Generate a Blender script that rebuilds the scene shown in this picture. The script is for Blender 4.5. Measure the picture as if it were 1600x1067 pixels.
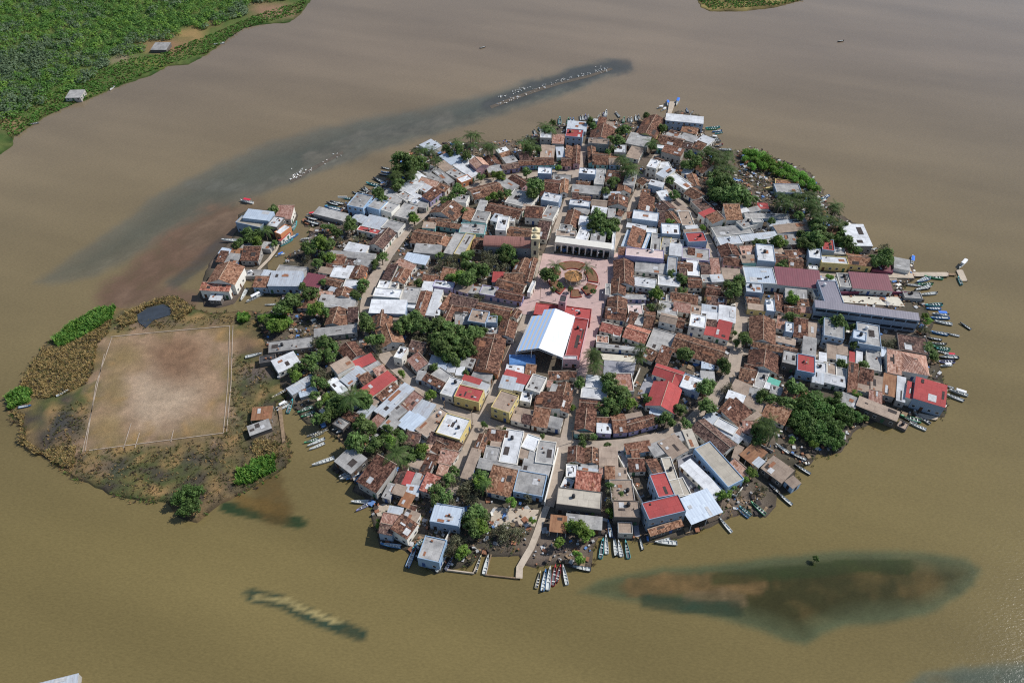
import bpy, bmesh, math, random
import numpy as np
from mathutils import Vector, Matrix
from mathutils.geometry import delaunay_2d_cdt
random.seed(7); RS = np.random.RandomState(11)
for o in list(bpy.data.objects): bpy.data.objects.remove(o)
SC = bpy.context.scene; COL = SC.collection
# ------------------------------------------------------------------ camera, sky, sun, exposure
CH, F, PITCH = 225.0, 1150.0, math.radians(45)
cam = bpy.data.objects.new("camera", bpy.data.cameras.new("camera")); COL.objects.link(cam)
cam.location = (0, 0, CH); cam.rotation_euler = (math.radians(90) - PITCH, 0, 0)
cam.data.sensor_width = 36; cam.data.lens = F / 1600 * 36; cam.data.clip_end = 20000; cam.data.clip_start = 1
SC.camera = cam
SUN_AZ, SUN_EL = math.radians(70), math.radians(46)        # azimuth clockwise from the view direction (+Y)
W = bpy.data.worlds.new("World"); SC.world = W; W.use_nodes = True
nt = W.node_tree; bg = nt.nodes["Background"]; sky = nt.nodes.new("ShaderNodeTexSky")
sky.sky_type = 'NISHITA'; sky.sun_disc = False; sky.sun_elevation = SUN_EL; sky.sun_rotation = SUN_AZ
sky.altitude = 200; sky.air_density = 1.0; sky.dust_density = 0.7; sky.ozone_density = 1.0
nt.links.new(sky.outputs[0], bg.inputs[0]); bg.inputs[1].default_value = 0.12
sl = bpy.data.lights.new("sun", 'SUN'); sl.energy = 4.6; sl.angle = math.radians(0.55); sl.color = (1.0, 0.965, 0.91)
sun = bpy.data.objects.new("sun", sl); COL.objects.link(sun)
sd = Vector((math.sin(SUN_AZ) * math.cos(SUN_EL), math.cos(SUN_AZ) * math.cos(SUN_EL), math.sin(SUN_EL)))
sun.rotation_euler = sd.to_track_quat('Z', 'Y').to_euler(); sun.location = sd * 600
vs = SC.view_settings; vs.view_transform = 'Standard'; vs.look = 'None'; vs.exposure = 0.0; vs.gamma = 1.0
SC.cycles.use_denoising = False; SC.cycles.filter_width = 1.15; SC.cycles.sample_clamp_direct = 6; SC.cycles.sample_clamp_indirect = 3
SC.cycles.max_bounces = 4; SC.cycles.diffuse_bounces = 2; SC.cycles.glossy_bounces = 2; SC.cycles.transmission_bounces = 2
SC.cycles.caustics_reflective = False; SC.cycles.caustics_refractive = False
# ------------------------------------------------------------------ picture <-> place
cP, sP = math.cos(PITCH), math.sin(PITCH)
def U(px, py, h=0.0):
    x = (px - 800) / F; y = (533.5 - py) / F
    t = (CH - h) / (sP - y * cP)
    return Vector((x * t, (cP + y * sP) * t, h))
def PX(p):
    z = p[2] - CH; d = p[1] * cP - z * sP; u = p[1] * sP + z * cP
    return 800 + F * p[0] / d, 533.5 - F * u / d
def DEP(p): return p[1] * cP - (p[2] - CH) * sP
def inside(p, poly):
    x, y = p[0], p[1]; r = False; j = len(poly) - 1
    for i in range(len(poly)):
        xi, yi = poly[i][0], poly[i][1]; xj, yj = poly[j][0], poly[j][1]
        if (yi > y) != (yj > y) and x < (xj - xi) * (y - yi) / (yj - yi) + xi: r = not r
        j = i
    return r
def segd(p, a, b):
    ax, ay, bx, by = a[0], a[1], b[0], b[1]; dx, dy = bx - ax, by - ay
    t = ((p[0] - ax) * dx + (p[1] - ay) * dy) / (dx * dx + dy * dy + 1e-9); t = min(1, max(0, t))
    return math.hypot(p[0] - ax - t * dx, p[1] - ay - t * dy)
def pts(s): 
    v = [float(q) for q in s.replace(',', ' ').split()]
    return [(v[i], v[i + 1]) for i in range(0, len(v), 2)]
from mathutils import noise as MN
def fbm(x, y, s, o=3): 
    return MN.fractal(Vector((x * s, y * s, 0.37)), 1.0, 2.0, o)
# ------------------------------------------------------------------ materials
def rgb(r, g, b):                       # display 0..255 -> linear
    f = lambda c: (c / 255 / 12.92) if c / 255 <= 0.04045 else ((c / 255 + 0.055) / 1.055) ** 2.4
    return (f(r), f(g), f(b), 1)
MATS = {}
class NB:
    def __init__(s, name, rough=0.85, spec=0.3):
        s.m = bpy.data.materials.new(name); s.m.use_nodes = True; s.t = s.m.node_tree; s.b = s.t.nodes["Principled BSDF"]
        s.b.inputs["Roughness"].default_value = rough; s.b.inputs["Specular IOR Level"].default_value = spec
        MATS[name] = s.m
    def n(s, ty, **kw):
        x = s.t.nodes.new("ShaderNode" + ty)
        for k, v in kw.items():
            if hasattr(x, k): setattr(x, k, v)
            else: x.inputs[k].default_value = v
        return x
    def l(s, a, b): s.t.links.new(a, b)
    def coords(s, which="Object", scale=(1, 1, 1)):
        tc = s.n("TexCoord"); mp = s.n("Mapping"); mp.inputs["Scale"].default_value = scale
        oi = s.n("ObjectInfo"); 
        ad = s.n("VectorMath", operation='ADD'); mu = s.n("VectorMath", operation='SCALE'); mu.inputs[0].default_value = (37, 91, 53)
        s.l(oi.outputs["Random"], mu.inputs["Scale"])
        s.l(tc.outputs[which], mp.inputs[0]); s.l(mp.outputs[0], ad.inputs[0]); s.l(mu.outputs[0], ad.inputs[1])
        return ad.outputs[0], oi.outputs["Random"]
    def noise(s, vec, scale, detail=3, rough=0.6):
        x = s.n("TexNoise"); x.inputs["Scale"].default_value = scale; x.inputs["Detail"].default_value = detail; x.inputs["Roughness"].default_value = rough
        if vec: s.l(vec, x.inputs["Vector"])
        return x.outputs["Fac"]
    def ramp(s, fac, stops):
        x = s.n("ValToRGB"); e = x.color_ramp.elements
        while len(e) < len(stops): e.new(0.5)
        for i, (p, c) in enumerate(stops): e[i].position = p; e[i].color = c
        s.l(fac, x.inputs[0]); return x.outputs[0]
    def mix(s, fac, a, b, mode='MIX'):
        x = s.n("Mix", data_type='RGBA', blend_type=mode)
        for sock, v in ((x.inputs[0], fac), (x.inputs[6], a), (x.inputs[7], b)):
            if isinstance(v, (int, float)): sock.default_value = v
            elif isinstance(v, tuple): sock.default_value = v
            else: s.l(v, sock)
        return x.outputs[2]
    def mapr(s, v, a, b, c, d):
        x = s.n("MapRange"); x.inputs[1].default_value = a; x.inputs[2].default_value = b; x.inputs[3].default_value = c; x.inputs[4].default_value = d
        s.l(v, x.inputs[0]); return x.outputs[0]
    def hsv(s, col, val=None, hue=None, sat=None):
        x = s.n("HueSaturation"); s.l(col, x.inputs["Color"])
        for k, v in (("Value", val), ("Hue", hue), ("Saturation", sat)):
            if v is not None: s.l(v, x.inputs[k])
        return x.outputs[0]
    def out(s, c): s.l(c, s.b.inputs["Base Color"]); return s.m
    def bump(s, h, st, dist=0.1):
        x = s.n("Bump"); x.inputs["Strength"].default_value = st; x.inputs["Distance"].default_value = dist
        s.l(h, x.inputs["Height"]); s.l(x.outputs[0], s.b.inputs["Normal"])
def plain(name, c, rough=0.7, spec=0.3, var=0.16):
    b = NB(name, rough, spec); v, r = b.coords(); n = b.noise(v, 0.9, 4)
    c0 = tuple(q * (1 - var) for q in c[:3]) + (1,); c1 = tuple(min(1, q * (1 + var)) for q in c[:3]) + (1,)
    return b.out(b.ramp(n, [(0.3, c0), (0.7, c1)]))
def tile(name, dark, mid, light, moss=0.35):
    b = NB(name, 0.9, 0.15); v, r = b.coords("UV")
    vo = b.n("TexVoronoi"); vo.inputs["Scale"].default_value = 1.5; b.l(v, vo.inputs["Vector"])
    mp = b.n("Mapping"); mp.inputs["Scale"].default_value = (1.7, 0.35, 1); b.l(v, mp.inputs[0])
    st = b.noise(mp.outputs[0], 1.4, 3, 0.7); big = b.noise(v, 0.22, 4, 0.65); fine = b.noise(v, 3.2, 2, 0.7)
    sep = b.n("SeparateColor"); b.l(vo.outputs["Color"], sep.inputs[0])
    a = b.n("Math", operation='MULTIPLY_ADD'); b.l(sep.outputs[0], a.inputs[0]); a.inputs[1].default_value = 0.42; b.l(st, a.inputs[2])
    a2 = b.n("Math", operation='MULTIPLY_ADD'); b.l(fine, a2.inputs[0]); a2.inputs[1].default_value = 0.35; b.l(a.outputs[0], a2.inputs[2])
    c = b.ramp(b.mapr(a2.outputs[0], 0.5, 1.3, 0, 1), [(0.16, dark), (0.48, mid), (0.86, light)])
    c = b.mix(b.mapr(big, 0.48, 0.72, 0, moss), c, rgb(70, 62, 56))
    c = b.mix(b.mapr(b.noise(v, 0.5, 3), 0.62, 0.75, 0, 0.35), c, rgb(186, 160, 132))
    c = b.hsv(c, val=b.mapr(r, 0, 1, 0.8, 1.18), hue=b.mapr(r, 0, 1, 0.492, 0.506))
    cr = b.n("TexWave", wave_type='BANDS', bands_direction='X'); cr.inputs["Scale"].default_value = 0.62; cr.inputs["Distortion"].default_value = 0.6
    b.l(v, cr.inputs["Vector"]); b.bump(cr.outputs["Fac"], 0.5, 0.12)
    return b.out(c)
def slab(name, c, dark, light, amt=0.55):
    b = NB(name, 0.9, 0.2); v, r = b.coords("UV"); n1 = b.noise(v, 0.35, 5, 0.7); n2 = b.noise(v, 2.2, 3, 0.7); n3 = b.noise(v, 0.12, 2)
    k = b.mix(b.mapr(n1, 0.42, 0.68, 0, amt), c, dark); k = b.mix(b.mapr(n2, 0.55, 0.75, 0, 0.4), k, light)
    k = b.mix(b.mapr(n3, 0.5, 0.7, 0, 0.3), k, dark)
    br = b.n("TexBrick"); br.inputs["Scale"].default_value = 1; br.inputs["Brick Width"].default_value = 3.6; br.inputs["Row Height"].default_value = 3.1
    br.inputs["Mortar Size"].default_value = 0.06; br.inputs["Color1"].default_value = (1, 1, 1, 1); br.inputs["Color2"].default_value = (0.9, 0.9, 0.9, 1); br.inputs["Mortar"].default_value = (0.62, 0.6, 0.58, 1)
    b.l(v, br.inputs["Vector"]); k = b.mix(0.7, k, br.outputs["Color"], 'MULTIPLY')
    return b.out(b.hsv(k, val=b.mapr(r, 0, 1, 0.82, 1.12)))
def metal(name, c, rust, amt, rough=0.5):
    b = NB(name, rough, 0.4); v, r = b.coords("UV"); mp = b.n("Mapping"); mp.inputs["Scale"].default_value = (1, 0.3, 1); b.l(v, mp.inputs[0])
    n = b.noise(mp.outputs[0], 0.8, 4, 0.7); w = b.n("TexWave", wave_type='BANDS', bands_direction='X'); w.inputs["Scale"].default_value = 0.3; b.l(v, w.inputs["Vector"])
    k = b.mix(b.mapr(n, 0.62 - amt * 0.4, 0.8 - amt * 0.35, 0, 0.35 + 0.5 * amt), c, rust)
    k = b.mix(b.mapr(w.outputs["Fac"], 0, 1, 0, 0.2), k, tuple(q * 0.6 for q in c[:3]) + (1,))
    ck = b.n("TexBrick"); ck.inputs["Scale"].default_value = 1; ck.inputs["Brick Width"].default_value = 1.1; ck.inputs["Row Height"].default_value = 3.2; ck.offset = 0.0
    ck.inputs["Mortar Size"].default_value = 0.04; ck.inputs["Color1"].default_value = (1, 1, 1, 1); ck.inputs["Color2"].default_value = (0.8, 0.8, 0.82, 1); ck.inputs["Mortar"].default_value = (0.7, 0.7, 0.7, 1)
    b.l(v, ck.inputs["Vector"]); k = b.mix(0.8, k, ck.outputs["Color"], 'MULTIPLY')
    b.bump(w.outputs["Fac"], 0.3, 0.05)
    return b.out(b.hsv(k, val=b.mapr(r, 0, 1, 0.86, 1.1)))
ROOF = {
 't': tile("clay_tile", rgb(46, 34, 31), rgb(100, 70, 57), rgb(152, 117, 97)),
 'd': tile("dark_clay_tile", rgb(46, 38, 38), rgb(92, 70, 64), rgb(138, 114, 102)),
 'o': tile("orange_clay_tile", rgb(76, 54, 44), rgb(132, 94, 74), rgb(168, 134, 112), 0.15),
 'T': tile("red_clay_tile", rgb(100, 58, 50), rgb(156, 96, 82), rgb(192, 144, 126), 0.15),
 'q': tile("salmon_tile", rgb(136, 98, 84), rgb(170, 132, 116), rgb(194, 164, 148), 0.1),
 'c': slab("weathered_concrete", rgb(168, 166, 163), rgb(86, 86, 88), rgb(208, 206, 200)),
 'L': slab("pale_concrete", rgb(180, 172, 158), rgb(128, 122, 114), rgb(206, 200, 186), 0.4),
 'p': slab("tan_concrete", rgb(166, 148, 132), rgb(104, 90, 82), rgb(202, 188, 174), 0.5),
 'P': slab("pinkish_plaster", rgb(206, 186, 180), rgb(160, 140, 136), rgb(222, 210, 204), 0.35),
 'w': slab("whitewashed_slab", rgb(214, 216, 218), rgb(136, 136, 140), rgb(232, 232, 232), 0.5),
 'm': metal("galvanised_sheet", rgb(186, 192, 198), rgb(140, 112, 92), 0.25),
 'b': metal("pale_blue_sheet", rgb(188, 200, 212), rgb(156, 160, 168), 0.1),
 'S': metal("lilac_grey_sheet", rgb(138, 134, 144), rgb(112, 106, 114), 0.1),
 'R': metal("rusty_sheet", rgb(160, 118, 86), rgb(122, 76, 50), 0.6, 0.8),
 'r': slab("red_painted_slab", rgb(168, 78, 76), rgb(126, 66, 66), rgb(192, 128, 122), 0.35),
 'x': metal("maroon_sheet", rgb(122, 68, 76), rgb(106, 62, 66), 0.15),
 'k': slab("dark_felt", rgb(74, 74, 76), rgb(46, 48, 52), rgb(104, 100, 96)),
 'n': plain("green_tarp", rgb(96, 168, 150)),
}
ROOF['f'] = ROOF['c']
RNAME = {'t': 'mottled clay tile', 'd': 'dark clay tile', 'o': 'orange clay tile', 'T': 'bright red tile', 'q': 'salmon tile', 'c': 'grey concrete', 'L': 'pale concrete', 'p': 'tan concrete',
         'P': 'pinkish plaster', 'w': 'white', 'm': 'light metal sheet', 'b': 'pale blue sheet', 'S': 'lilac grey', 'R': 'rusty metal sheet', 'r': 'red painted', 'x': 'maroon', 'k': 'dark', 'n': 'green tarp'}
def wallm(name, c):
    b = NB(name, 0.85, 0.2); v, r = b.coords(); n = b.noise(v, 0.7, 4, 0.7); tc = b.n("TexCoord"); sx = b.n("SeparateXYZ"); b.l(tc.outputs["Object"], sx.inputs[0])
    low = b.mapr(sx.outputs[2], 0.0, 1.2, 0.45, 0.0)                   # splash dirt along the wall foot
    k = b.mix(b.mapr(n, 0.45, 0.75, 0, 0.35), c, tuple(q * 0.62 for q in c[:3]) + (1,)); mu = b.n("Math", operation='MULTIPLY'); b.l(low, mu.inputs[0]); b.l(n, mu.inputs[1])
    k = b.mix(mu.outputs[0], k, rgb(104, 92, 80)); return b.out(b.hsv(k, val=b.mapr(r, 0, 1, 0.86, 1.1)))
WALL = {'w': wallm("white_plaster", rgb(222, 218, 208)), 'g': wallm("grey_plaster", rgb(170, 166, 160)), 'b': wallm("blue_plaster", rgb(150, 176, 202)), 't': wallm("turquoise_plaster", rgb(134, 182, 180)),
        'p': wallm("pink_plaster", rgb(208, 168, 170)), 'u': wallm("purple_plaster", rgb(168, 160, 192)), 'y': wallm("yellow_plaster", rgb(210, 190, 130)), 'o': wallm("orange_plaster", rgb(200, 136, 96)),
        'n': wallm("green_plaster", rgb(120, 170, 110)), 'k': wallm("bare_block", rgb(104, 98, 94)), 'l': wallm("slate_blue_plaster", rgb(150, 166, 184)), 'r': wallm("brick_red_plaster", rgb(166, 72, 68)), 'x': wallm("plum_plaster", rgb(130, 74, 92))}
WNAME = {'w': 'white', 'g': 'grey', 'b': 'blue', 't': 'turquoise', 'p': 'pink', 'u': 'purple', 'y': 'yellow', 'o': 'orange', 'n': 'green', 'k': 'bare block', 'l': 'slate blue', 'r': 'red', 'x': 'plum'}
M_GLASS = plain("dark_window", rgb(44, 52, 62), 0.25, 0.5, 0.1); M_DOOR = [plain("wood_door", rgb(92, 62, 44)), plain("blue_door", rgb(58, 84, 132)), plain("dark_door", rgb(58, 46, 44)), plain("green_door", rgb(64, 96, 74))]
M_FRAME = plain("window_frame", rgb(206, 202, 196)); M_RIDGE = plain("mortar_ridge", rgb(168, 148, 130), 0.9, 0.1, 0.3)
M_BARK = plain("bark", rgb(98, 84, 70), 0.95, 0.1, 0.3); M_PALMBARK = plain("palm_bark", rgb(132, 120, 104), 0.95, 0.1, 0.25)
M_STEEL = plain("painted_steel", rgb(196, 198, 200), 0.5); M_WOOD = plain("weathered_wood", rgb(136, 116, 94), 0.9, 0.1, 0.3); M_TANK = plain("black_plastic", rgb(44, 44, 48), 0.5); M_TANKW = plain("white_plastic", rgb(214, 214, 214), 0.4)
M_THATCH = plain("orange_thatch", rgb(176, 132, 88), 0.95, 0.05, 0.4); M_SOIL = plain("bed_soil", rgb(120, 92, 72), 0.95, 0.1, 0.25); M_KERB = plain("red_kerb", rgb(150, 52, 48)); M_SKIN = plain("skin", rgb(150, 104, 80)); 
def leafm(name, dark, light, transl=0.35):
    b = NB(name, 0.6, 0.25); v, r = b.coords("Object"); n = b.noise(v, 1.6, 3, 0.7); n2 = b.noise(v, 9.0, 2, 0.5)
    ad = b.n("Math", operation='MULTIPLY_ADD'); b.l(n2, ad.inputs[0]); ad.inputs[1].default_value = 0.5; b.l(n, ad.inputs[2])
    c = b.ramp(b.mapr(ad.outputs[0], 0.45, 1.05, 0, 1), [(0.1, dark), (0.9, light)])
    c = b.hsv(c, val=b.mapr(r, 0, 1, 0.72, 1.25), hue=b.mapr(r, 0, 1, 0.485, 0.512))
    tr = b.n("BsdfTranslucent"); mx = b.n("MixShader"); mx.inputs[0].default_value = transl; b.l(c, tr.inputs[0])
    b.out(c); b.l(b.b.outputs[0], mx.inputs[1]); b.l(tr.outputs[0], mx.inputs[2]); b.l(mx.outputs[0], b.t.nodes["Material Output"].inputs[0]); return b.m
LEAF = {'': leafm("dark_leaves", rgb(58, 82, 44), rgb(126, 150, 84)), 'b': leafm("bright_leaves", rgb(76, 108, 42), rgb(138, 166, 76)), 'd': leafm("dry_leaves", rgb(78, 82, 60), rgb(134, 132, 102)),
        'm': leafm("mangrove_leaves", rgb(56, 86, 40), rgb(112, 142, 76)), 'v': leafm("fresh_bush_leaves", rgb(80, 128, 46), rgb(146, 190, 86), .45), 'P': leafm("palm_leaves", rgb(40, 62, 32), rgb(104, 126, 66)), 'y': leafm("yellowing_fronds", rgb(110, 100, 50), rgb(170, 156, 90))}
def attr_mat(name, rough, spec):
    b = NB(name, rough, spec); a = b.n("Attribute", attribute_name="Col"); return b, a.outputs["Color"]
b, c = attr_mat("ground", 0.95, 0.15)
g_ = b.n("NewGeometry"); n1 = b.noise(g_.outputs["Position"], 0.6, 6, 0.75); n2 = b.noise(g_.outputs["Position"], 2.6, 3, 0.7)
c = b.mix(b.mapr(n1, 0.35, 0.7, 0.0, 0.9), c, b.mix(1.0, c, (1.35, 1.32, 1.28, 1), 'MULTIPLY')); c = b.mix(b.mapr(n2, 0.42, 0.68, 0.55, 0), c, b.mix(1.0, c, (0.5, 0.5, 0.5, 1), 'MULTIPLY'))
b.bump(n2, 0.5, 0.3); M_GROUND = b.out(c)
b, c = attr_mat("muddy_water", 0.12, 0.35); b.b.inputs["IOR"].default_value = 1.33
g_ = b.n("NewGeometry"); mp = b.n("Mapping"); mp.inputs["Rotation"].default_value = (0, 0, 0.5); mp.inputs["Scale"].default_value = (1, 2.2, 1); b.l(g_.outputs["Position"], mp.inputs[0])
w1 = b.noise(mp.outputs[0], 0.55, 4, 0.6); w2 = b.noise(mp.outputs[0], 0.85, 3, 0.65); big = b.noise(g_.outputs["Position"], 0.012, 4, 0.6)
c = b.mix(b.mapr(big, 0.35, 0.65, 0, 0.5), c, b.mix(1.0, c, (0.86, 0.87, 0.9, 1), 'MULTIPLY')); c = b.mix(b.mapr(w2, 0.38, 0.66, 0.0, 0.42), c, b.mix(1.0, c, (0.62, 0.62, 0.62, 1), 'MULTIPLY')); c = b.mix(b.mapr(w1, 0.35, 0.7, 0.0, 0.25), c, b.mix(1.0, c, (0.7, 0.7, 0.7, 1), 'MULTIPLY'))  # ripple shading also painted into the water's base colour
ad = b.n("Math", operation='MULTIPLY_ADD'); b.l(w2, ad.inputs[0]); ad.inputs[1].default_value = 0.35; b.l(w1, ad.inputs[2]); b.bump(ad.outputs[0], 0.2, 0.3)
M_WATER = b.out(c)
def paving(name, c, d):
    b = NB(name, 0.9, 0.2); g = b.n("NewGeometry"); n = b.noise(g.outputs["Position"], 0.35, 5, 0.7); n2 = b.noise(g.outputs["Position"], 1.8, 3, 0.7)
    k = b.mix(b.mapr(n, 0.4, 0.65, 0, 0.6), c, d); k = b.mix(b.mapr(n2, 0.55, 0.75, 0, 0.3), k, tuple(q * 0.6 for q in d[:3]) + (1,)); return b.out(k)
M_STREET = paving("street_paving", rgb(168, 154, 140), rgb(132, 122, 112)); M_PLAZA = paving("pink_paving", rgb(186, 160, 154), rgb(158, 138, 132)); M_QUAY = paving("quay_concrete", rgb(186, 172, 154), rgb(150, 138, 124)); M_YARD = paving("grey_court", rgb(150, 150, 156), rgb(124, 124, 130)); M_LINE = paving("chalk_line", rgb(176, 162, 146), rgb(136, 116, 96)); M_COURT = paving("cream_court", rgb(206, 200, 184), rgb(180, 172, 158))
M_MUD = paving("wet_mud", rgb(96, 88, 78), rgb(70, 66, 62))
# ------------------------------------------------------------------ mesh helpers
class MB:
    def __init__(s): s.v = []; s.f = []; s.mi = []; s.uv = []
    def face(s, ps, mi=0, uv=None):
        i = len(s.v); s.v += [tuple(p) for p in ps]; s.f.append(tuple(range(i, i + len(ps)))); s.mi.append(mi)
        s.uv += uv if uv else [(p[0], p[1]) for p in ps]
    def box(s, x0, x1, y0, y1, z0, z1, mi=0, bottom=False):
        q = [(x0, y0), (x1, y0), (x1, y1), (x0, y1)]
        for k in range(4):
            a, b_ = q[k], q[(k + 1) % 4]; L = math.hypot(b_[0] - a[0], b_[1] - a[1])
            s.face([(*a, z0), (*b_, z0), (*b_, z1), (*a, z1)], mi, [(0, z0), (L, z0), (L, z1), (0, z1)])
        s.face([(*p, z1) for p in q], mi)
        if bottom: s.face([(*p, z0) for p in reversed(q)], mi)
    def prism(s, poly, z0, z1, mi=0):
        n = len(poly)
        for k in range(n):
            a, b_ = poly[k], poly[(k + 1) % n]; s.face([(a[0], a[1], z0), (b_[0], b_[1], z0), (b_[0], b_[1], z1), (a[0], a[1], z1)], mi)
        s.face([(p[0], p[1], z1) for p in poly], mi)
    def tube(s, p0, p1, r0, r1, n=6, mi=0, cap=True):
        p0, p1 = Vector(p0), Vector(p1); ax = (p1 - p0).normalized(); e = ax.orthogonal().normalized(); g = ax.cross(e)
        A = [p0 + (e * math.cos(t) + g * math.sin(t)) * r0 for t in [2 * math.pi * k / n for k in range(n)]]
        B = [p1 + (e * math.cos(t) + g * math.sin(t)) * r1 for t in [2 * math.pi * k / n for k in range(n)]]
        for k in range(n): s.face([A[k], A[(k + 1) % n], B[(k + 1) % n], B[k]], mi)
        if cap: s.face(B, mi); s.face(A[::-1], mi)
    def slab(s, ps, th, mi=0, uv=None):                     # a sloping sheet with thickness th below
        ps = [Vector(p) for p in ps]; dn = [p - Vector((0, 0, th)) for p in ps]; n = len(ps)
        s.face(ps, mi, uv)
        for k in range(n): s.face([dn[k], dn[(k + 1) % n], ps[(k + 1) % n], ps[k]], mi)
        s.face(dn[::-1], mi)
    def mesh(s, name, mats, weld=True, smooth=False):
        me = bpy.data.meshes.new(name); me.from_pydata(s.v, [], s.f)
        for m in mats: me.materials.append(m)
        if len(mats) > 1: me.polygons.foreach_set("material_index", s.mi)
        uvl = me.uv_layers.new(name="UVMap"); uvl.data.foreach_set("uv", np.array(s.uv, dtype=np.float32).ravel())
        if weld:
            bm = bmesh.new(); bm.from_mesh(me); bmesh.ops.remove_doubles(bm, verts=bm.verts, dist=1e-4); bm.to_mesh(me); bm.free()
        if smooth: me.polygons.foreach_set("use_smooth", [True] * len(me.polygons))
        me.update(); return me
def link(name, data, parent=None, loc=(0, 0, 0), rz=0, sc=None):
    o = bpy.data.objects.new(name, data); COL.objects.link(o); o.location = loc
    if rz: o.rotation_euler = (0, 0, rz)
    if sc: o.scale = (sc,) * 3 if isinstance(sc, (int, float)) else sc
    if parent: o.parent = parent
    return o
def struct(o, kind='structure'): o['kind'] = kind; return o
# labels are written once everything stands: look + where it is from a landmark
PENDING = []
def tag(o, cat, look, group=None, fixed=None, pos=None):
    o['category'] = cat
    if group: o['group'] = group
    if fixed: o['label'] = fixed
    else: PENDING.append((o, look, pos if pos is not None else o.location.copy()))
    return o
# ------------------------------------------------------------------ water
G0 = 0.6
WATER = rgb(116, 103, 66); WATER_FAR = rgb(128, 113, 94)  # far tone greyed in the base colour to stand in for sky reflection
SHOALS = [  # polyline in picture pixels, half width, strength, colour
 ("975 103 945 108 900 118 850 131 800 148 765 164", 11, 0.75, (70, 70, 66)), ("700 185 640 200 560 215 480 250", 9, 0.3, (112, 104, 92)), ("300 290 400 292 500 262 560 236", 7, 0.35, (106, 104, 94)),
 ("350 345 290 385 235 425 185 465", 28, 0.95, (106, 85, 68)), ("400 322 350 345 300 375", 14, 0.6, (112, 94, 76)), ("345 375 312 408 272 446", 9, 0.6, (66, 68, 66)), ("195 470 260 465 300 470", 15, 0.8, (106, 86, 70)),
 ("990 918 1060 912 1120 910 1185 916", 13, 0.75, (104, 84, 54)), ("1080 935 1130 930 1160 940", 9, 0.55, (106, 90, 66)), ("1120 905 1220 896 1330 885 1420 885", 9, 0.6, (44, 54, 28)), ("1010 938 1080 948 1150 952", 10, 0.7, (44, 58, 44)),
 ("355 793 410 804 470 818", 8, 0.9, (46, 60, 38)), ("420 758 432 795", 22, 0.7, (92, 74, 44)), ("380 783 440 797", 9, 0.7, (102, 82, 46)),
 ("395 930 440 940 490 965 560 990", 9, 0.88, (50, 64, 50)), ("402 932 430 936 450 938 470 950 500 962 527 972", 3.4, 1.0, (150, 136, 92)),
]
AREAS = [  # outline, edge colour, core colour, depth of the soft rim, strength right / left end, x range of that change
 (pts("985 100 950 93 900 104 850 119 800 133 740 150 680 166 600 179 540 191 480 206 420 222 340 254 285 286 240 312 180 352 110 396 50 440 80 446 150 432 230 392 310 347 350 327 400 307 450 290 520 262 580 240 640 222 720 200 790 176 850 156 910 136 960 119 985 108"), (100, 98, 86), (72, 80, 74), 26, .95, .6, 120, 760),
 (pts("905 925 940 906 1000 893 1070 885 1150 877 1250 866 1350 860 1450 862 1510 872 1532 890 1515 915 1480 940 1440 962 1380 970 1330 976 1290 992 1258 1008 1225 1000 1190 985 1120 965 1040 946 960 936"), (84, 90, 64), (56, 55, 31), 34, .97, .97, 0, 1),
 (pts("1410 1075 1440 1052 1500 1040 1560 1034 1640 1030 1640 1080"), (92, 98, 82), (70, 84, 76), 16, .85, .85, 0, 1)]
SHP = [(pts(p), w, s, rgb(*c)) for p, w, s, c in SHOALS]
_lc = {}
def L_(c):
    if c not in _lc: _lc[c] = rgb(*c)
    return _lc[c]
def water_col(x, y):
    px, py = PX((x, y, 0)); n = fbm(x, y, 0.02); n2 = fbm(x + 90, y, 0.11, 4); n3 = fbm(x + 20, y + 40, 0.45, 3)
    st = fbm(x * .35 + y * .9, y * .25 - x * .1, 0.03, 4)                       # long streaks: wind-lane sheen put into the water colour; also mottles shoals
    f_ = min(1, max(0, (y - 130) / 380.0)); c = [WATER[i] * (1 - f_) + WATER_FAR[i] * f_ for i in range(3)]; c = [q * (1 + .17 * st + .03 * n3) for q in c]
    if -60 < px < 1660 and -60 < py < 1130:
        near = py > 700; q = (px + n * (9 if near else 15) + n2 * 6 + n3 * 2.5, py + n2 * 5 + n * (5 if near else 8) + n3 * 1.5); sharp = 1.9 if near else 1.25
        r = (px + n2 * 4 + n3 * 2 + n * 6, py + n2 * 2 + n3 * 1.2 + n * 2.5)
        for poly, ce, cc, rim, s1, s0, xa, xb in AREAS:
            d = min(segd(r, poly[i - 1], poly[i]) for i in range(len(poly)))
            if d > 30 : 
                if not inside(r, poly): continue
            elif not inside(r, poly): d = -d
            k = min(1, max(0, (d + 7) / 15)); k = k * k * (3 - 2 * k) * (s0 + (s1 - s0) * min(1, max(0, (px - xa) / (xb - xa)))); j = min(1, max(0, d / rim + .35 * st)); m_ = 1 + .16 * st + .1 * n2 + .12 * n3
            h = min(1, max(0, .25 + 1.3 * n2 + .8 * st)) * .65 if py > 700 else 0; c = [c[i] * (1 - k) + (L_(ce)[i] * (1 - j) + (L_(cc)[i] * (1 - h) + L_((94, 78, 46))[i] * h) * j) * m_ * k for i in range(3)]
        for pl, w, s, col in SHP:
            u = min(1, w / 18); q2 = (px + (q[0] - px) * u, py + (q[1] - py) * u); d = min(segd(q2, pl[i], pl[i + 1]) for i in range(len(pl) - 1))
            if d > w * 1.6: continue
            k = max(0.0, min(1.0, (1.25 - d / (w * 1.2)) * sharp)); k = k * k * (3 - 2 * k) * s * (1.05 + 0.3 * n2 + .25 * n3)
            k = min(1, max(0, k)); m_ = 1 + .28 * n2 + .2 * n3; c = [c[i] * (1 - k) + col[i] * m_ * k for i in range(3)]
    return (*c, 1)
xs = [-6000, -2500, -1200, -750, -520] + list(np.arange(-460, 461, 2.0)) + [520, 750, 1200, 2500, 6000]
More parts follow.
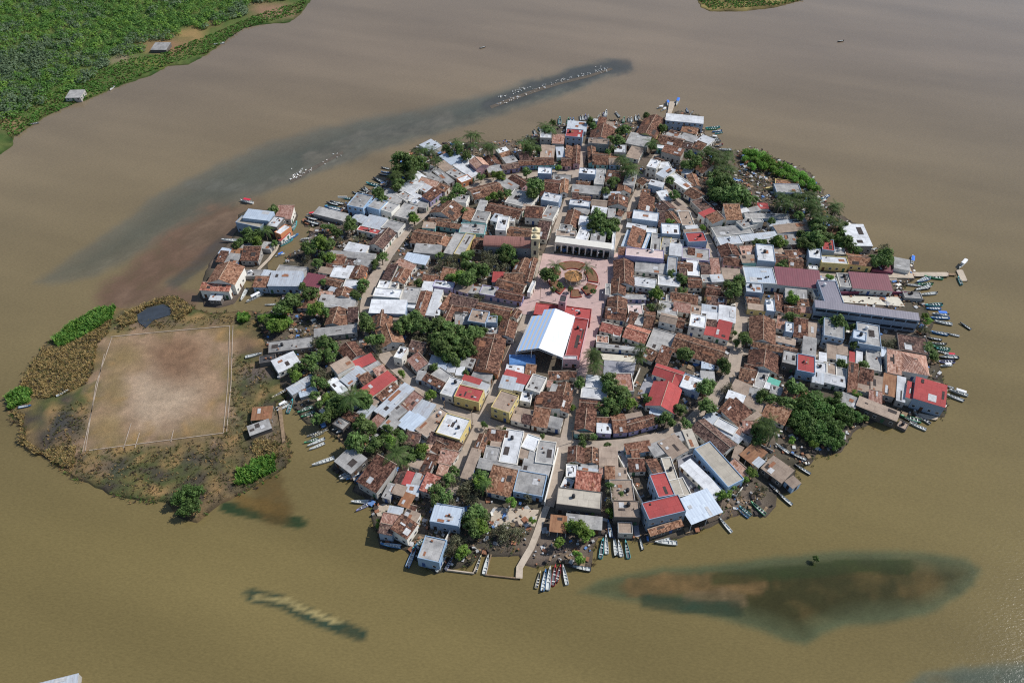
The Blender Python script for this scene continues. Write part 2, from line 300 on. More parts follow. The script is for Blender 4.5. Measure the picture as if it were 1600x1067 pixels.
ys = [-3000, -800, -200, 0, 50] + list(np.arange(70, 200, 1.1)) + list(np.arange(200, 660, 2.4)) + [700, 800, 1000, 1500, 3000, 9000]
vv = [(x, y, 0.0) for y in ys for x in xs]; nx = len(xs)
ff = [(j * nx + i, j * nx + i + 1, (j + 1) * nx + i + 1, (j + 1) * nx + i) for j in range(len(ys) - 1) for i in range(nx - 1)]
me = bpy.data.meshes.new("water"); me.from_pydata(vv, [], ff); me.materials.append(M_WATER)
ca = me.color_attributes.new("Col", 'FLOAT_COLOR', 'POINT'); ca.data.foreach_set("color", np.array([water_col(x, y) for x, y, _ in vv], dtype=np.float32).ravel())
struct(link("water", me))
# ------------------------------------------------------------------ land
TOWN = pts("""395,487 410,492 425,487 438,470 440,463 397,459 395,446 405,432 420,427 433,424 444,415 455,397 468,391 480,378 485,361 496,354 477,354 475,345 489,335 508,329 534,325 550,311 578,298 603,285 613,263 633,248
 645,234 658,226 688,226 722,224 757,224 777,221 808,221 832,214 850,202 871,197 902,193 927,190 960,189 987,191 1019,183 1038,187 1048,186 1060,174 1094,182 1096,193 1101,212 1119,224 1126,235 1142,236 1160,237 1174,231 1191,236 1206,246 1239,259 1266,272 1281,292
 1292,320 1313,336 1328,346 1344,358 1358,380 1359,390 1391,402 1424,410 1429,435 1408,449 1418,463 1439,465 1444,480 1457,504 1450,519 1452,538 1462,559 1468,580 1476,609 1478,634 1473,650 1440,650 1408,652 1390,655 1358,660 1330,675 1312,705 1290,711 1275,707 1263,726 1240,728 1240,745 1250,756 1212,774 1210,790 1195,806
 1160,800 1120,815 1085,832 1060,839 1040,842 1012,845 992,843 944,836 933,838 924,856 922,886 889,884 861,880 835,884 822,881 812,866 767,867 747,867 735,882 700,888 682,894 652,874 634,858 628,856 596,854 592,832 582,806 584,792 570,775 552,766 557,756 540,745 519,733 530,716 545,700 532,687 500,663 480,661 468,645 455,632 448,622""")
PENIN = pts("""448,622 430,628 428,640 440,660 448,690 452,712 445,728 420,745 385,765 345,785 330,796 308,815 296,812 280,806 262,783 240,781 195,776 150,760 110,740 85,722 60,708 42,690 38,668 22,658 18,640 15,626 35,600 48,572 66,545 90,526 115,505 150,489 182,482 205,484 232,472 262,463 284,468 302,484 330,491 360,489 395,487""")
ISLET = pts("405,432 393,440 378,436 380,452 374,462 364,474 342,480 320,478 314,464 318,440 328,412 340,396 352,386 364,372 372,360 374,336 386,330 408,330 432,328 458,329 464,338 456,362 442,380 428,398 418,410 416,430")
SHORE = pts("500,-60 486,0 467,24 452,35 405,39 381,44 354,61 324,84 294,101 263,103 236,118 189,133 138,155 101,167 71,182 44,199 20,214 18,228 0,241 -60,262")
FARI = pts("1080,-25 1096,12 1110,18 1160,18 1210,12 1262,-2 1300,-20 1340,-60 1200,-70 1080,-60")
def ground_col_town(x, y):
    n = fbm(x, y, 0.05, 4); c = np.array(rgb(112, 100, 90)[:3]); c2 = np.array(rgb(82, 78, 66)[:3]); k = min(1, max(0, 0.5 + n)); return c * (1 - k) + c2 * k
PITCH_P = [U(*p)[:2] for p in ((173, 526), (359, 509), (349, 676), (133, 704))]
REED_G = [pts("182,480 176,500 130,530 92,545 86,532 116,505 152,486"), pts("12,622 34,606 52,612 48,628 18,640"), pts("372,738 400,716 432,714 432,735 390,757 370,758"), pts("404,500 420,494 455,498 452,512 425,518"), pts("372,492 390,490 390,503 374,506")]
REED_Y = [pts("92,545 130,530 176,500 170,522 152,540 146,580 136,600 100,618 60,625 34,606 48,575 68,546"), pts("182,500 205,487 236,473 262,465 284,469 302,486 278,503 268,494 270,482 255,474 232,481 214,492 216,504 190,513"), pts("20,640 40,650 30,690 60,712 90,700 120,700 115,735 85,722 42,690 34,660"), pts("395,690 432,690 436,716 400,718")]
def ground_col_pen(x, y):
    px, py = PX((x, y, 0.4)); n = fbm(x, y, 0.045, 4); n2 = fbm(x + 50, y + 9, 0.16, 4)
    base = np.array(rgb(112, 96, 70)[:3]); gr = np.array(rgb(78, 84, 50)[:3]); dk = np.array(rgb(70, 64, 58)[:3]); tan = np.array(rgb(150, 122, 84)[:3])
    k = min(1, max(0, 0.45 + n * 1.4)); c = base * (1 - k) + gr * k; k = min(1, max(0, n2 * 1.6)); c = c * (1 - k) + dk * k; k = min(1, max(0, -n2 * 1.5 - 0.1)); c = c * (1 - k) + tan * k
    for (qx, qy, rx, ry, col, s) in ((100, 665, 38, 22, (58, 60, 64), .8), (165, 735, 40, 16, (66, 66, 70), .6), (310, 720, 34, 14, (68, 64, 64), .6), (400, 585, 36, 16, (92, 84, 84), .8), (380, 540, 22, 20, (124, 100, 80), .8), (240, 488, 22, 10, (58, 64, 72), .85), (420, 665, 14, 26, (122, 110, 100), .8), (375, 660, 20, 26, (76, 82, 58), .6)):
        d = math.hypot((px - qx + n2 * 14) / rx, (py - qy + n * 9) / ry); k = max(0, min(1, 1.6 - d * 1.3)) * s; c = c * (1 - k) + np.array(rgb(*col)[:3]) * k
    if 100 < px < 375 and 495 < py < 715:
        # worn earth of the pitch with grassy corners
        d = min(segd((x, y), PITCH_P[i], PITCH_P[(i + 1) % 4]) for i in range(4)); ins = inside((x, y), PITCH_P); d = d if ins else -d
        k = min(1, max(0, (d + n2 * 11 + n * 5 + 3.5) / 9))
        red = np.array(rgb(146, 122, 99)[:3]); pale = np.array(rgb(164, 145, 124)[:3]); brown = np.array(rgb(118, 92, 72)[:3]); olive = np.array(rgb(124, 108, 72)[:3])
        e = red.copy(); kk = max(0, min(1, 1.5 - math.hypot((px - 250 + n * 16) / 70, (py - 622 + n2 * 18) / 50) * 1.2)); e = e * (1 - kk) + pale * kk
        kk = max(0, min(1, 1.5 - math.hypot((px - 278 + n2 * 12) / 46, (py - 562 + n * 12) / 42) * 1.2)) * .85; e = e * (1 - kk) + brown * kk
        for qx, qy, rx, ry in ((172, 672, 32, 28), (195, 560, 34, 26), (316, 668, 34, 14), (180, 610, 20, 34)):
            kk = max(0, min(1, 1.5 - math.hypot((px - qx + n2 * 12) / rx, (py - qy + n * 12) / ry) * 1.2)) * .7; e = e * (1 - kk) + olive * kk
        e = e * (1 + .22 * fbm(x + 7, y, .3, 4) + .12 * fbm(x, y, 1.1, 3)); c = c * (1 - k) + e * k
    return c
def ground_col_shore(x, y):
    px, py = PX((x, y, 0.5)); n = fbm(x, y, 0.02, 4); n2 = fbm(x, y, 0.09, 4)
    c = np.array(rgb(62, 88, 42)[:3]); t = np.array(rgb(100, 108, 60)[:3]); k = min(1, max(0, .4 + n2)); c = c * (1 - k) + t * k
    for qx, qy, rx, ry, col in ((262, 72, 44, 15, (140, 110, 84)), (190, 95, 28, 8, (140, 126, 104)), (300, 52, 26, 14, (150, 124, 84)), (425, 15, 45, 12, (142, 112, 92)), (18, 198, 20, 16, (146, 118, 90)), (235, 100, 40, 10, (110, 116, 60)), (330, 38, 18, 6, (122, 90, 74))):
        d = math.hypot((px - qx + n2 * 16) / rx, (py - qy + n * 8) / ry); k = max(0, min(1, 1.6 - d * 1.3)) * .9; c = c * (1 - k) + np.array(rgb(*col)[:3]) * k
    return c
def ground_col_far(x, y): return np.array(rgb(124, 112, 70)[:3]) * (1 + fbm(x, y, .08))
def land(name, poly, z, colf, step, jag=1.0, pad=()):
    P = [U(*p)[:2] for p in poly] + list(pad); out = []
    for i in range(len(P)):                                    # finer, rougher shoreline
        a, b_ = P[i], P[(i + 1) % len(P)]; L = math.hypot(b_[0] - a[0], b_[1] - a[1]); k = max(1, int(L / 2.6)) if L < 120 else 6
        for q in range(k):
            t = q / k; x = a[0] + (b_[0] - a[0]) * t; y = a[1] + (b_[1] - a[1]) * t
            if q: x += MN.noise(Vector((x * .4, y * .4, 1))) * jag; y += MN.noise(Vector((x * .4, y * .4, 7))) * jag
            out.append((x, y))
    n = len(out); area = sum(out[i][0] * out[(i + 1) % n][1] - out[(i + 1) % n][0] * out[i][1] for i in range(n))
    if area < 0: out.reverse()
    ins = []; X = [p[0] for p in out]; Y = [p[1] for p in out]
    for gx in np.arange(min(X), max(X), step):
        for gy in np.arange(min(Y), max(Y), step):
            p = (gx + random.uniform(-.3, .3) * step, gy + random.uniform(-.3, .3) * step)
            if inside(p, out): ins.append(p)
    co, _, fa, _, _, _ = delaunay_2d_cdt([Vector(p) for p in out + ins], [(i, (i + 1) % n) for i in range(n)], [], 1, 1e-4)
    # outer bank: the shoreline ring pushed out and down into the water
    V = [(p.x, p.y, z + MN.noise(Vector((p.x * .2, p.y * .2, 3))) * .12) for p in co]; Fc = [tuple(f) for f in fa]
    for i in range(n): V[i] = (V[i][0], V[i][1], z * .55)
    base = len(V)
    for i in range(n):
        a, b_ = out[i - 1], out[(i + 1) % n]; tx, ty = b_[0] - a[0], b_[1] - a[1]; L = math.hypot(tx, ty) or 1
        V.append((out[i][0] + ty / L * (1.3 + .8 * MN.noise(Vector((*out[i], 5)))), out[i][1] - tx / L * 1.3, -0.35))
    Fc += [(i, base + i, base + (i + 1) % n, (i + 1) % n) for i in range(n)]
    me = bpy.data.meshes.new(name); me.from_pydata(V, [], Fc); me.materials.append(M_GROUND)
    cols = []
    for i, v in enumerate(V):
        c = colf(v[0], v[1])
        if i < n: c = c * .62
        elif i >= base: c = c * .42
        cols.append((*c, 1))
    ca = me.color_attributes.new("Col", 'FLOAT_COLOR', 'POINT'); ca.data.foreach_set("color", np.array(cols, dtype=np.float32).ravel())
    struct(link(name, me)); return out
TOWN_W = land("town_ground", TOWN, G0, ground_col_town, 5.0)
PEN_W = land("field_ground", PENIN, 0.5, ground_col_pen, 2.4)
ISL_W = land("islet_ground", ISLET, 0.55, ground_col_town, 4.0)
SHORE_W = land("shore_ground", SHORE, 0.6, ground_col_shore, 6.0, 1.5, [(-900, 420), (-1400, 900), (-700, 1300), (-150, 1100), (-120, 760)])
FAR_W = land("far_island_ground", FARI, 0.6, ground_col_far, 6.0)
LANDS = [(TOWN_W, G0), (PEN_W, .5), (ISL_W, .55), (SHORE_W, .6), (FAR_W, .6)]
def gz(p):
    for w, z in LANDS:
        if inside(p, w): return z
    return 0.0
def sheet(name, poly, mat, z, kind='structure'):
    m = MB(); P = [U(*p, z) for p in poly]; co, _, fa, _, _, _ = delaunay_2d_cdt([p.to_2d() for p in P], [(i, (i + 1) % len(P)) for i in range(len(P))], [], 1, 1e-4)
    for f in fa: m.face([(co[i].x, co[i].y, z) for i in f])
    return struct(link(name, m.mesh(name, [mat])), kind)
def strip(name, line, w, mat, z):
    P = [U(*p, z) for p in line]; m = MB(); L = []; 
    for i, p in enumerate(P):
        a = P[max(0, i - 1)]; b_ = P[min(len(P) - 1, i + 1)]; t = (b_ - a).normalized(); nrm = Vector((-t.y, t.x, 0)); L.append((p + nrm * w / 2, p - nrm * w / 2))
    for i in range(len(L) - 1): m.face([L[i][0], L[i][1], L[i + 1][1], L[i + 1][0]][::-1])
    return struct(link(name, m.mesh(name, [mat])))
ST = [("ring_street", "742,655 700,640 652,603 605,560 583,532 574,505 572,480 576,452 590,425 606,398 640,352 680,320 715,297 760,284 810,276 860,271 915,268 975,270 1015,280 1045,300 1075,332 1098,365 1114,396 1130,422 1150,445 1158,475 1158,510 1152,545 1146,575 1132,602 1108,632 1080,660 1040,682 985,694 930,698 880,694 820,682 742,655", 6.5),
 ("north_street", "914,225 905,262 893,300 874,352 856,400", 5.5), ("west_plaza_street", "850,400 836,468 812,525 786,585 760,645 738,690 715,735 702,772", 5.5), ("north_lane", "1048,212 1020,255 1003,290 990,318 978,345 966,378 955,408", 5.5),
 ("east_plaza_street", "945,440 930,500 913,565 902,605 895,645 884,690 870,740 855,790", 5.5), ("west_street", "572,462 610,455 640,453 676,456 709,462 757,471 830,486", 4.5), ("south_east_street", "930,500 976,506 1027,516 1070,526 1146,541", 4.5), ("pier_street", "1130,424 1180,424 1270,427 1300,431 1400,433", 5.5),
 ("school_street", "1158,492 1210,500 1280,506", 4.0), ("lower_east_street", "1150,548 1200,552 1290,560 1357,579 1470,603", 4.5), ("lagoon_path", "855,790 846,812 838,835 830,855 820,872 812,886 811,903", 2.6), ("islet_path", "436,378 430,392 420,405 405,420 402,432", 2.0), ("north_pier_street", "1048,212 1052,196", 5)]
for zi_, (n_, l_, w_) in enumerate(ST): strip(n_, pts(l_), w_ * .86, M_QUAY if 'path' in n_ else M_STREET, G0 + .16 + .009 * zi_)
sheet("plaza_paving", pts("848,396 880,397 950,406 968,392 976,400 955,440 944,482 928,540 914,588 902,586 924,484 842,470 826,492 806,489 838,440"), M_PLAZA, G0 + .36)
sheet("garden_court", pts("944,560 985,566 995,560 990,585 975,598 942,594"), M_YARD, G0 + .3)
sheet("garden_terrace", pts("938,552 992,556 992,566 942,562"), M_COURT, G0 + .42)
sheet("school_court", pts("1308,462 1404,464 1414,479 1310,472"), M_COURT, G0 + .4)
sheet("lower_school_court", pts("1058,712 1082,697 1130,768 1108,779 1080,783 1062,748"), M_YARD, G0 + .3)
sheet("red_court", pts("1008,590 1034,582 1030,612 996,616"), M_YARD, G0 + .3)
sheet("walled_yard", pts("962,704 980,703 990,760 1000,838 992,838 978,770"), M_YARD, G0 + .3)
sheet("stone_landing", pts("584,792 600,786 612,790 606,806 590,806"), M_QUAY, G0 + .2)
sheet("dry_lot", pts("772,792 842,796 836,822 765,818"), M_QUAY, G0 + .2)
# pitch markings
PL = ["173,526 255,518 359,509", "349,676 240,690 133,704", "175,527 150,600 133,704", "359,509 356,600 349,676", "364,509 361,600 354,675", "163,553 129,705", "205,661 193,700", "218,676 211,699", "271,672 267,690"]
for l_ in PL: strip("pitch_marking", pts(l_), 0.3, M_LINE, .72)
sheet("marsh_pool", pts("210,494 232,482 255,475 268,482 266,492 240,500 228,512 218,505"), paving("still_pool", rgb(58, 66, 76), rgb(46, 52, 58)), .74)
sheet("sandbar", pts("765,166 800,152 840,138 880,127 920,117 955,106 958,109 922,121 880,131 842,143 802,157 768,170"), M_MUD, .06)
sheet("sandbar", pts("452,282 478,266 505,252 535,236 537,240 508,256 482,271 456,286"), M_MUD, .05)
# ------------------------------------------------------------------ read the survey of the town
DATA = """@640 155
s m w 30 14 52 24 57 33 54
s b w 33 37 66 46 74 57 69
s p g 30 33 75 41 81 49 78
s w w 33 50 75 69 90 75 87
f c g 33 43 83 55 91 63 86
f w o 36 54 91 59 96 71 91
s c g 30 29 83 44 94 50 92
g q p 50 70 72 77 79 90 75
g t w 30 87 69 92 76 100 74
s w w 30 61 71 68 74 76 69
s c y 34 90 84 106 81 103 75
g d u 34 106 81 125 78 122 72
g t b 34 124 76 142 75 141 70
g t t 34 142 75 161 75 160 68
s w g 28 105 62 111 60 108 57
s o g 28 108 66 114 64 111 61
s c g 28 112 72 119 70 115 65
g d g 30 129 70 138 69 134 60
f w g 62 151 43 159 43 160 36
s w w 30 4 88 11 94 18 90
s q w 30 10 95 26 101 30 96
s c g 30 20 88 30 97 36 93
s w w 32 -8 104 3 110 13 98
s w w 30 9 101 20 107 28 102
s o w 30 32 101 40 107 43 102
s c g 32 100 93 115 102 122 98
g t p 32 113 91 125 100 132 96
f w l 56 148 85 161 85 162 80
s c g 28 18 82 23 84 29 80
P 9 59
P 17 56
P 25 58
P 29 68
P 53 48
P 69 40
P 75 40
P 72 52
P 94 54
P 88 52
P 128 49
P 136 47
P 139 53
P 154 30
P 159 33
T 56 57 7
T 64 64 8
T 41 56 6
T 46 61 6
T 13 69 8
T 5 70 8
T 3 77 8
T 17 77 6
T 81 88 6
T 103 88 7 b
T 95 86 5 b
T 133 82 7
T 142 98 11
T 53 102 8
T 135 56 6
T 2 90 5
T 147 58 4
B 29 48 35 53 w
B 141 35 144 42 k
B 133 41 138 45 g
B 146 33 150 38 b
@850 155
f r l 60 27 43 43 44 45 37
s m w 30 27 35 43 34 48 28
G t w 32 51 45 74 47 78 33
f p g 45 50 49 70 50 71 46
s w g 30 57 29 61 29 63 25
s o g 42 61 28 68 29 69 24
s p g 32 69 34 77 35 79 29
g t t 34 56 74 74 75 71 62
G t t 35 47 73 56 72 62 55
g p b 34 74 75 87 75 86 68
s o w 36 75 67 87 66 87 63
f w g 52 79 61 91 61 93 54
G t p 36 31 74 39 74 43 54
g t p 34 19 76 31 76 32 67
e t w 34 23 67 31 67 34 56
s p g 30 0 66 9 67 8 56
s m w 28 15 65 22 64 24 57
s q g 44 9 49 19 49 20 45
G t y 42 108 41 125 45 133 25
s c g 42 98 49 118 54 121 44
s p w 30 94 65 105 68 109 59
g t w 34 131 51 155 56 160 46
s w t 40 129 55 151 59 151 56
s o g 50 134 59 153 62 157 59
g t w 32 122 70 129 71 137 69
f w w 60 117 77 128 80 132 71
s m w 44 128 85 137 90 148 82
f w w 42 129 80 139 77 140 72
s w l 44 123 96 135 99 137 96
f w w 36 141 89 160 104 170 99
s c w 44 89 97 100 98 105 86
g t w 32 104 94 112 98 122 94
G o w 32 87 104 99 106 99 99
g t w 30 70 92 90 95 93 85
f c w 36 57 95 68 96 70 82
f w l 56 39 85 58 86 60 80
g t w 32 36 99 52 100 53 94
s c g 34 31 106 60 108 62 100
g t w 32 0 108 16 110 20 93
G o w 33 17 107 26 107 29 92
f c g 24 9 93 29 93 31 88
g t w 30 141 40 152 43 156 38
s c g 32 137 43 155 46 158 42
T 84 48 8
T 79 57 6
T 93 35 8
T 86 38 6
T 76 45 5
T 135 33 6
T 123 53 6
T 116 19 5
T 53 26 6
T 56 31 5
T 16 78 5 b
T 20 72 3 b
T 77 95 7
T 81 93 6
T 72 61 5
T 10 27 5
T 143 93 7
T 70 104 4
P 90 69
P 93 76
P 98 75
P 88 66
P 100 80
P 122 49
B 18 21 18 29 t
B 28 22 27 29 n
B 30 22 31 28 b
B 33 22 35 28 b
B 41 19 42 25 k
B 44 19 45 25 w
B 47 18 48 24 u
B 50 18 51 23 w
B 64 17 61 23 y
B 67 16 69 21 u
B 71 13 70 20 w
B 81 15 86 21 w
B 91 22 90 28 n
B 96 21 97 27 g
B 99 21 100 27 w
B 104 19 105 25 w
B 107 18 109 24 g
B 128 11 136 9 w c
B 133 14 139 11 w c
B 140 2 141 8 b c
B 150 8 153 1 b c
@1060 155
s w l 60 -14 24 25 28 25 21
s o w 30 6 36 18 38 20 35
s c g 32 0 45 16 49 21 45
g d w 30 -6 53 10 56 14 50
s w w 34 21 48 30 53 35 47
s t w 30 17 54 24 57 29 53
g t w 30 23 79 28 83 40 75
g o w 34 7 88 18 99 26 100
g t w 32 9 106 20 113 30 107
s w w 30 6 85 12 86 15 83
f c l 34 114 106 134 104 134 98
f o y 14 113 98 131 97 133 94
B 30 34 47 32 t
B 31 35 44 34 n
B 38 38 49 36 b
B 41 40 50 38 t
B 35 43 45 44 w c
B 34 46 46 46 k
B 34 49 48 49 g
B 43 53 50 51 r
B 41 55 49 54 g
B 45 59 60 59 w
B 9 11 11 16 b
B 14 17 16 15 g
T 78 61 7 v
T 86 62 8 v
T 94 64 8 v
T 100 69 8 v
T 105 72 7 v
T 113 74 7 v
T 120 78 7 v
T 127 80 7 v
T 133 84 7 v
T 140 87 7 v
T 145 91 6 v
T 150 96 7 v
T 156 101 7 v
T 88 70 7 v
T 76 68 6 v
T 83 77 6 v
T 96 76 6 v
T 109 80 7 v
T 117 84 7 v
T 124 87 6 v
T 133 91 6 v
T 140 96 6 v
T 13 65 8
T 20 72 9
T 10 74 8
T 44 88 11
T 50 96 11
T 56 90 9
T 40 96 9
T 62 99 8
T 52 104 9
T 70 104 8
T 33 59 6
P 27 61
P 35 58
P 40 60
P 44 66
P 54 64
P 58 60
P 50 69
P 56 76
P 48 77
P 60 80
P 44 61
@430 240
f c b 60 86 58 98 60 107 50
f c b 55 109 60 120 63 126 57
f c w 50 120 64 132 68 141 59
f c g 35 134 71 150 75 163 60
s c g 30 123 47 131 50 137 46
s c g 30 130 51 142 56 147 50
f c w 32 138 48 149 55 158 50
s w w 32 150 52 160 58 166 52
s c g 28 44 68 76 72 80 69
s m w 34 98 82 119 86 127 77
f c w 38 119 85 139 89 149 80
s m w 32 90 74 101 77 107 73
f r w 34 96 88 118 93 122 88
G d w 34 104 104 122 108 139 90
B 130 9 139 6 n
B 120 16 130 18 k
B 120 21 130 22 b
B 117 24 129 25 k
B 111 28 126 35 k
B 103 34 122 38 t
B 97 40 107 45 k
B 87 44 97 47 k
B 93 44 106 46 k
B 100 38 108 44 k
B 76 51 89 52 t
B 58 56 72 59 k
B 62 55 78 58 k
B 57 60 74 64 t
B 56 62 75 66 b
B 33 78 50 82 k
B 34 74 48 77 k
B 38 71 44 70 r c
B 25 79 20 87 t
B 27 92 11 100 b
B 21 98 6 105 t
B 29 98 42 96 w
B 28 99 39 101 g
T 144 8 12
T 153 12 11
T 140 18 8
T 156 18 7
T 137 26 7
T 140 34 8
T 138 38 7
T 116 45 9
T 120 51 8
T 85 78 9
T 86 83 8
T 65 84 6
T 56 83 5
T 70 90 7
T 90 98 7 d
T 100 95 6 d
T 54 102 9 b
T 48 105 7 b
T 64 100 6
T 157 74 6 b
T 74 99 6 d
P 152 12
P 154 23
P 137 23
P 149 8
@640 295
e t u 42 13 11 23 14 38 4
f c g 32 0 20 19 23 22 14
G t w 32 27 28 48 37 58 25
f c w 45 50 15 60 15 65 10
s t t 34 29 42 57 46 59 42
f c t 34 58 47 82 51 82 44
s p t 34 18 43 29 43 31 39
g t w 32 25 38 47 40 47 34
e o w 34 61 34 70 35 74 26
f c w 40 71 35 84 37 89 27
s c w 36 76 25 84 26 88 17
g t w 34 85 27 120 34 126 25
s m w 34 93 34 102 36 108 28
f w w 62 98 45 110 46 113 33
f w w 34 113 36 120 37 120 33
g t w 34 110 54 138 56 142 48
g t w 34 3 62 33 66 41 53
e o w 34 33 64 40 66 41 56
f c g 40 40 71 50 73 60 54
f c y 44 51 72 62 74 74 55
g t w 32 69 66 77 65 85 58
s c g 40 9 70 31 72 33 65
s b g 30 -2 81 15 86 17 80
G t w 36 129 106 138 107 146 80
G t w 34 121 96 133 99 138 82
s t w 32 107 107 129 107 129 99
s r g 30 97 106 106 106 108 98
s o g 30 35 105 45 106 49 97
f c w 34 109 17 135 21 148 9
s p g 34 128 22 149 25 151 21
s t w 45 134 31 150 31 152 25
f w l 50 153 12 168 14 171 9
g t w 34 76 10 106 2 99 -6
s o w 32 17 106 31 106 33 103
s d w 36 144 53 157 56 159 45
T 54 5 8
T 60 3 6
T 39 13 6
T 48 10 6
T 96 9 6 b
T 90 11 5 b
T 103 7 6
T 112 5 6
T 140 5 9
T 62 25 5
T 5 34 8 b
T 3 30 5
T 90 70 9 d
T 85 78 9 d
T 95 80 10 d
T 110 70 9
T 115 74 8
T 108 78 8
T 46 83 10 d
T 38 85 8 d
T 50 90 8 d
T 65 88 8
T 75 90 8
T 85 92 9
T 96 90 9 d
T 108 90 7 d
T 64 77 8
T 69 74 6
T 56 100 10 b
T 64 103 10
T 70 96 8
T 80 98 6
T 34 76 6
T 120 84 5
T 45 101 6
T 32 90 6 d
T 88 86 9 d
T 98 69 6
T 153 95 6
T 154 100 6
@850 295
f p w 45 13 54 36 55 37 48
f c w 45 16 48 30 49 33 42
f w w 48 36 56 46 58 51 46
s w w 45 41 39 51 40 52 35
s c w 50 56 60 65 61 67 52
G t w 36 21 41 36 42 43 27
s c g 32 33 24 46 28 49 24
f w l 42 28 19 51 21 53 15
g t w 32 38 14 52 15 53 9
s d w 34 31 13 38 13 40 7
f c w 40 -3 33 10 36 17 22
g p g 32 53 20 69 20 71 15
s w w 34 57 26 67 27 69 22
G t w 36 72 20 94 21 96 10
e t w 34 82 31 88 32 91 26
s c w 32 80 34 87 35 89 32
s c g 30 73 33 80 33 82 26
e t w 34 107 24 120 26 122 10
s o w 34 111 9 120 10 120 4
f w l 50 100 33 129 35 131 29
s o w 40 94 34 100 33 101 28
s d g 30 129 41 133 41 134 31
s w w 36 93 44 115 46 117 42
f w w 34 116 49 125 50 125 46
W b w 36 91 63 95 64 99 48
e o w 36 95 64 110 67 114 50
f w b 36 112 67 116 68 121 52
f c w 36 120 70 131 71 134 52
f c y 36 132 72 142 74 144 57
f c w 34 143 64 154 64 155 58
f w l 48 134 51 151 52 150 42
s w w 45 142 73 152 74 153 64
g d w 34 132 19 137 28 147 22
g t w 34 136 29 147 42 158 40
f P u 56 93 74 132 78 132 73
s o u 48 84 75 93 75 94 69
G t w 36 78 110 101 110 103 83
s c w 34 104 92 138 94 139 88
f c l 45 139 93 150 94 152 81
g t w 32 151 94 168 95 169 84
f w w 34 133 108 150 109 151 103
s m w 34 72 10 86 10 84 4
s w w 34 132 5 138 14 146 13
s p w 32 140 15 155 32 164 27
T 60 32 13
T 65 40 11
T 56 42 9
T 74 43 10
T 79 40 8
T 70 51 8
T 64 47 8
T 56 52 6
T 53 56 5
T 82 46 5
T 144 38 5 b
T 70 3 6
T 148 8 7
P 14 87
P 49 89
T 4 97 9
T 12 101 7
T 145 97 6
T 156 102 6
@1060 295
f p w 34 5 42 19 42 12 26
f d g 40 17 16 25 27 37 22
f d g 30 31 18 42 26 53 22
s r w 45 24 28 30 34 40 29
s o w 50 31 31 37 38 49 35
s o w 50 55 33 72 34 66 24
f w w 45 47 35 57 34 56 29
s w w 32 69 28 81 26 76 21
s c w 32 81 27 93 25 88 21
s r w 25 91 22 99 22 98 19
s c b 25 77 34 120 29 120 26
f c w 40 43 54 85 50 79 41
f c w 44 74 44 93 42 83 36
f c w 56 85 39 93 38 91 34
f m w 40 49 65 73 62 69 53
s m w 34 73 61 109 55 106 50
G t w 34 49 78 71 77 66 65
g t p 34 51 86 73 89 73 78
s q w 34 72 76 83 75 81 70
s p t 45 73 84 89 84 85 76
f w l 56 89 82 109 83 109 67
g t w 32 110 86 124 88 121 75
g t w 34 124 90 140 91 141 78
s t w 32 123 79 137 80 133 73
s o w 32 133 75 143 75 138 69
s p g 32 110 75 122 75 118 70
s p b 36 115 48 154 44 150 39
s m g 28 108 43 143 39 141 36
s c g 28 102 62 112 60 109 56
s c w 28 119 61 131 61 129 55
f w l 50 148 79 162 80 162 71
f w w 30 148 92 158 92 158 88
f b w 45 76 106 110 106 108 91
s x w 45 111 110 161 112 160 96
s p g 34 50 103 71 103 72 92
f r l 56 15 61 31 60 28 52
s p w 36 12 53 27 52 24 46
s w w 34 10 47 24 46 21 42
f c u 34 4 77 32 80 32 69
s t w 34 11 75 19 76 18 70
f w w 34 10 98 24 99 23 82
g d w 32 26 97 37 97 33 84
s q w 32 37 97 47 97 45 86
s w w 45 38 104 52 104 49 98
f c w 40 28 107 38 106 37 98
s d w 30 0 101 8 102 9 94
g t w 32 13 110 26 110 25 101
T 65 6 13
T 56 8 11
T 74 9 10
T 64 17 9
T 45 6 10
T 38 4 8
T 78 15 7
T 86 12 6
T 40 10 6
T 28 45 5 b
T 90 61 6
T 113 60 9 b
T 108 62 6
T 120 62 6
T 97 61 5
T 140 62 8
T 146 56 7
T 150 65 8
T 156 60 8
T 154 53 6
T 140 52 6
T 137 31 7
T 115 89 6
T 120 85 6
T 156 38 6
T 106 37 5
T 69 104 7
T 6 104 6
T 122 90 5
P 123 11
P 129 9
P 118 8
P 134 5
P 140 9
P 145 6
P 154 8
P 154 20
P 148 17
P 125 16
P 158 28
P 142 16
P 135 15
P 116 16
@1270 295
s w g 45 46 62 64 63 53 45
f r l 50 14 68 24 69 24 61
f c w 34 23 74 37 75 36 68
s o w 34 37 73 43 75 42 69
f w y 45 10 85 40 86 38 78
g o y 42 40 86 67 88 65 77
f x x 16 67 93 90 95 90 89
s c w 30 91 90 104 91 107 83
g o g 26 16 50 28 50 27 45
f w w 34 12 109 25 109 24 104
B 113 76 112 87 b c
B 8 14 18 9 b
B 7 18 15 13 w
B 64 70 73 68 w
B 53 72 64 71 n
B 117 107 132 101 w
B 131 101 147 102 t
T 82 69 9 d
T 82 76 10
T 78 80 9
T 72 83 8
T 84 84 7
T 68 80 6
T 87 79 6
T 35 43 7
T 33 50 6
T 38 60 8
T 43 66 7
T 34 64 6
T 50 70 6
T 46 72 5
T 6 47 10
T 4 56 10
T 12 54 8
T 6 63 8
T 18 56 8
T 27 57 6
T 0 40 7
T 48 65 5
T 19 101 5 b
T 14 62 6
P 27 18
P 27 23
P 25 20
P 7 33
P 9 29
P 6 25
P 3 18
P 20 33
P 28 38
P 10 35
P 2 12
@430 370
s w w 32 81 16 101 20 106 13
s c g 32 62 19 112 27 113 22
f d k 32 80 31 92 33 95 27
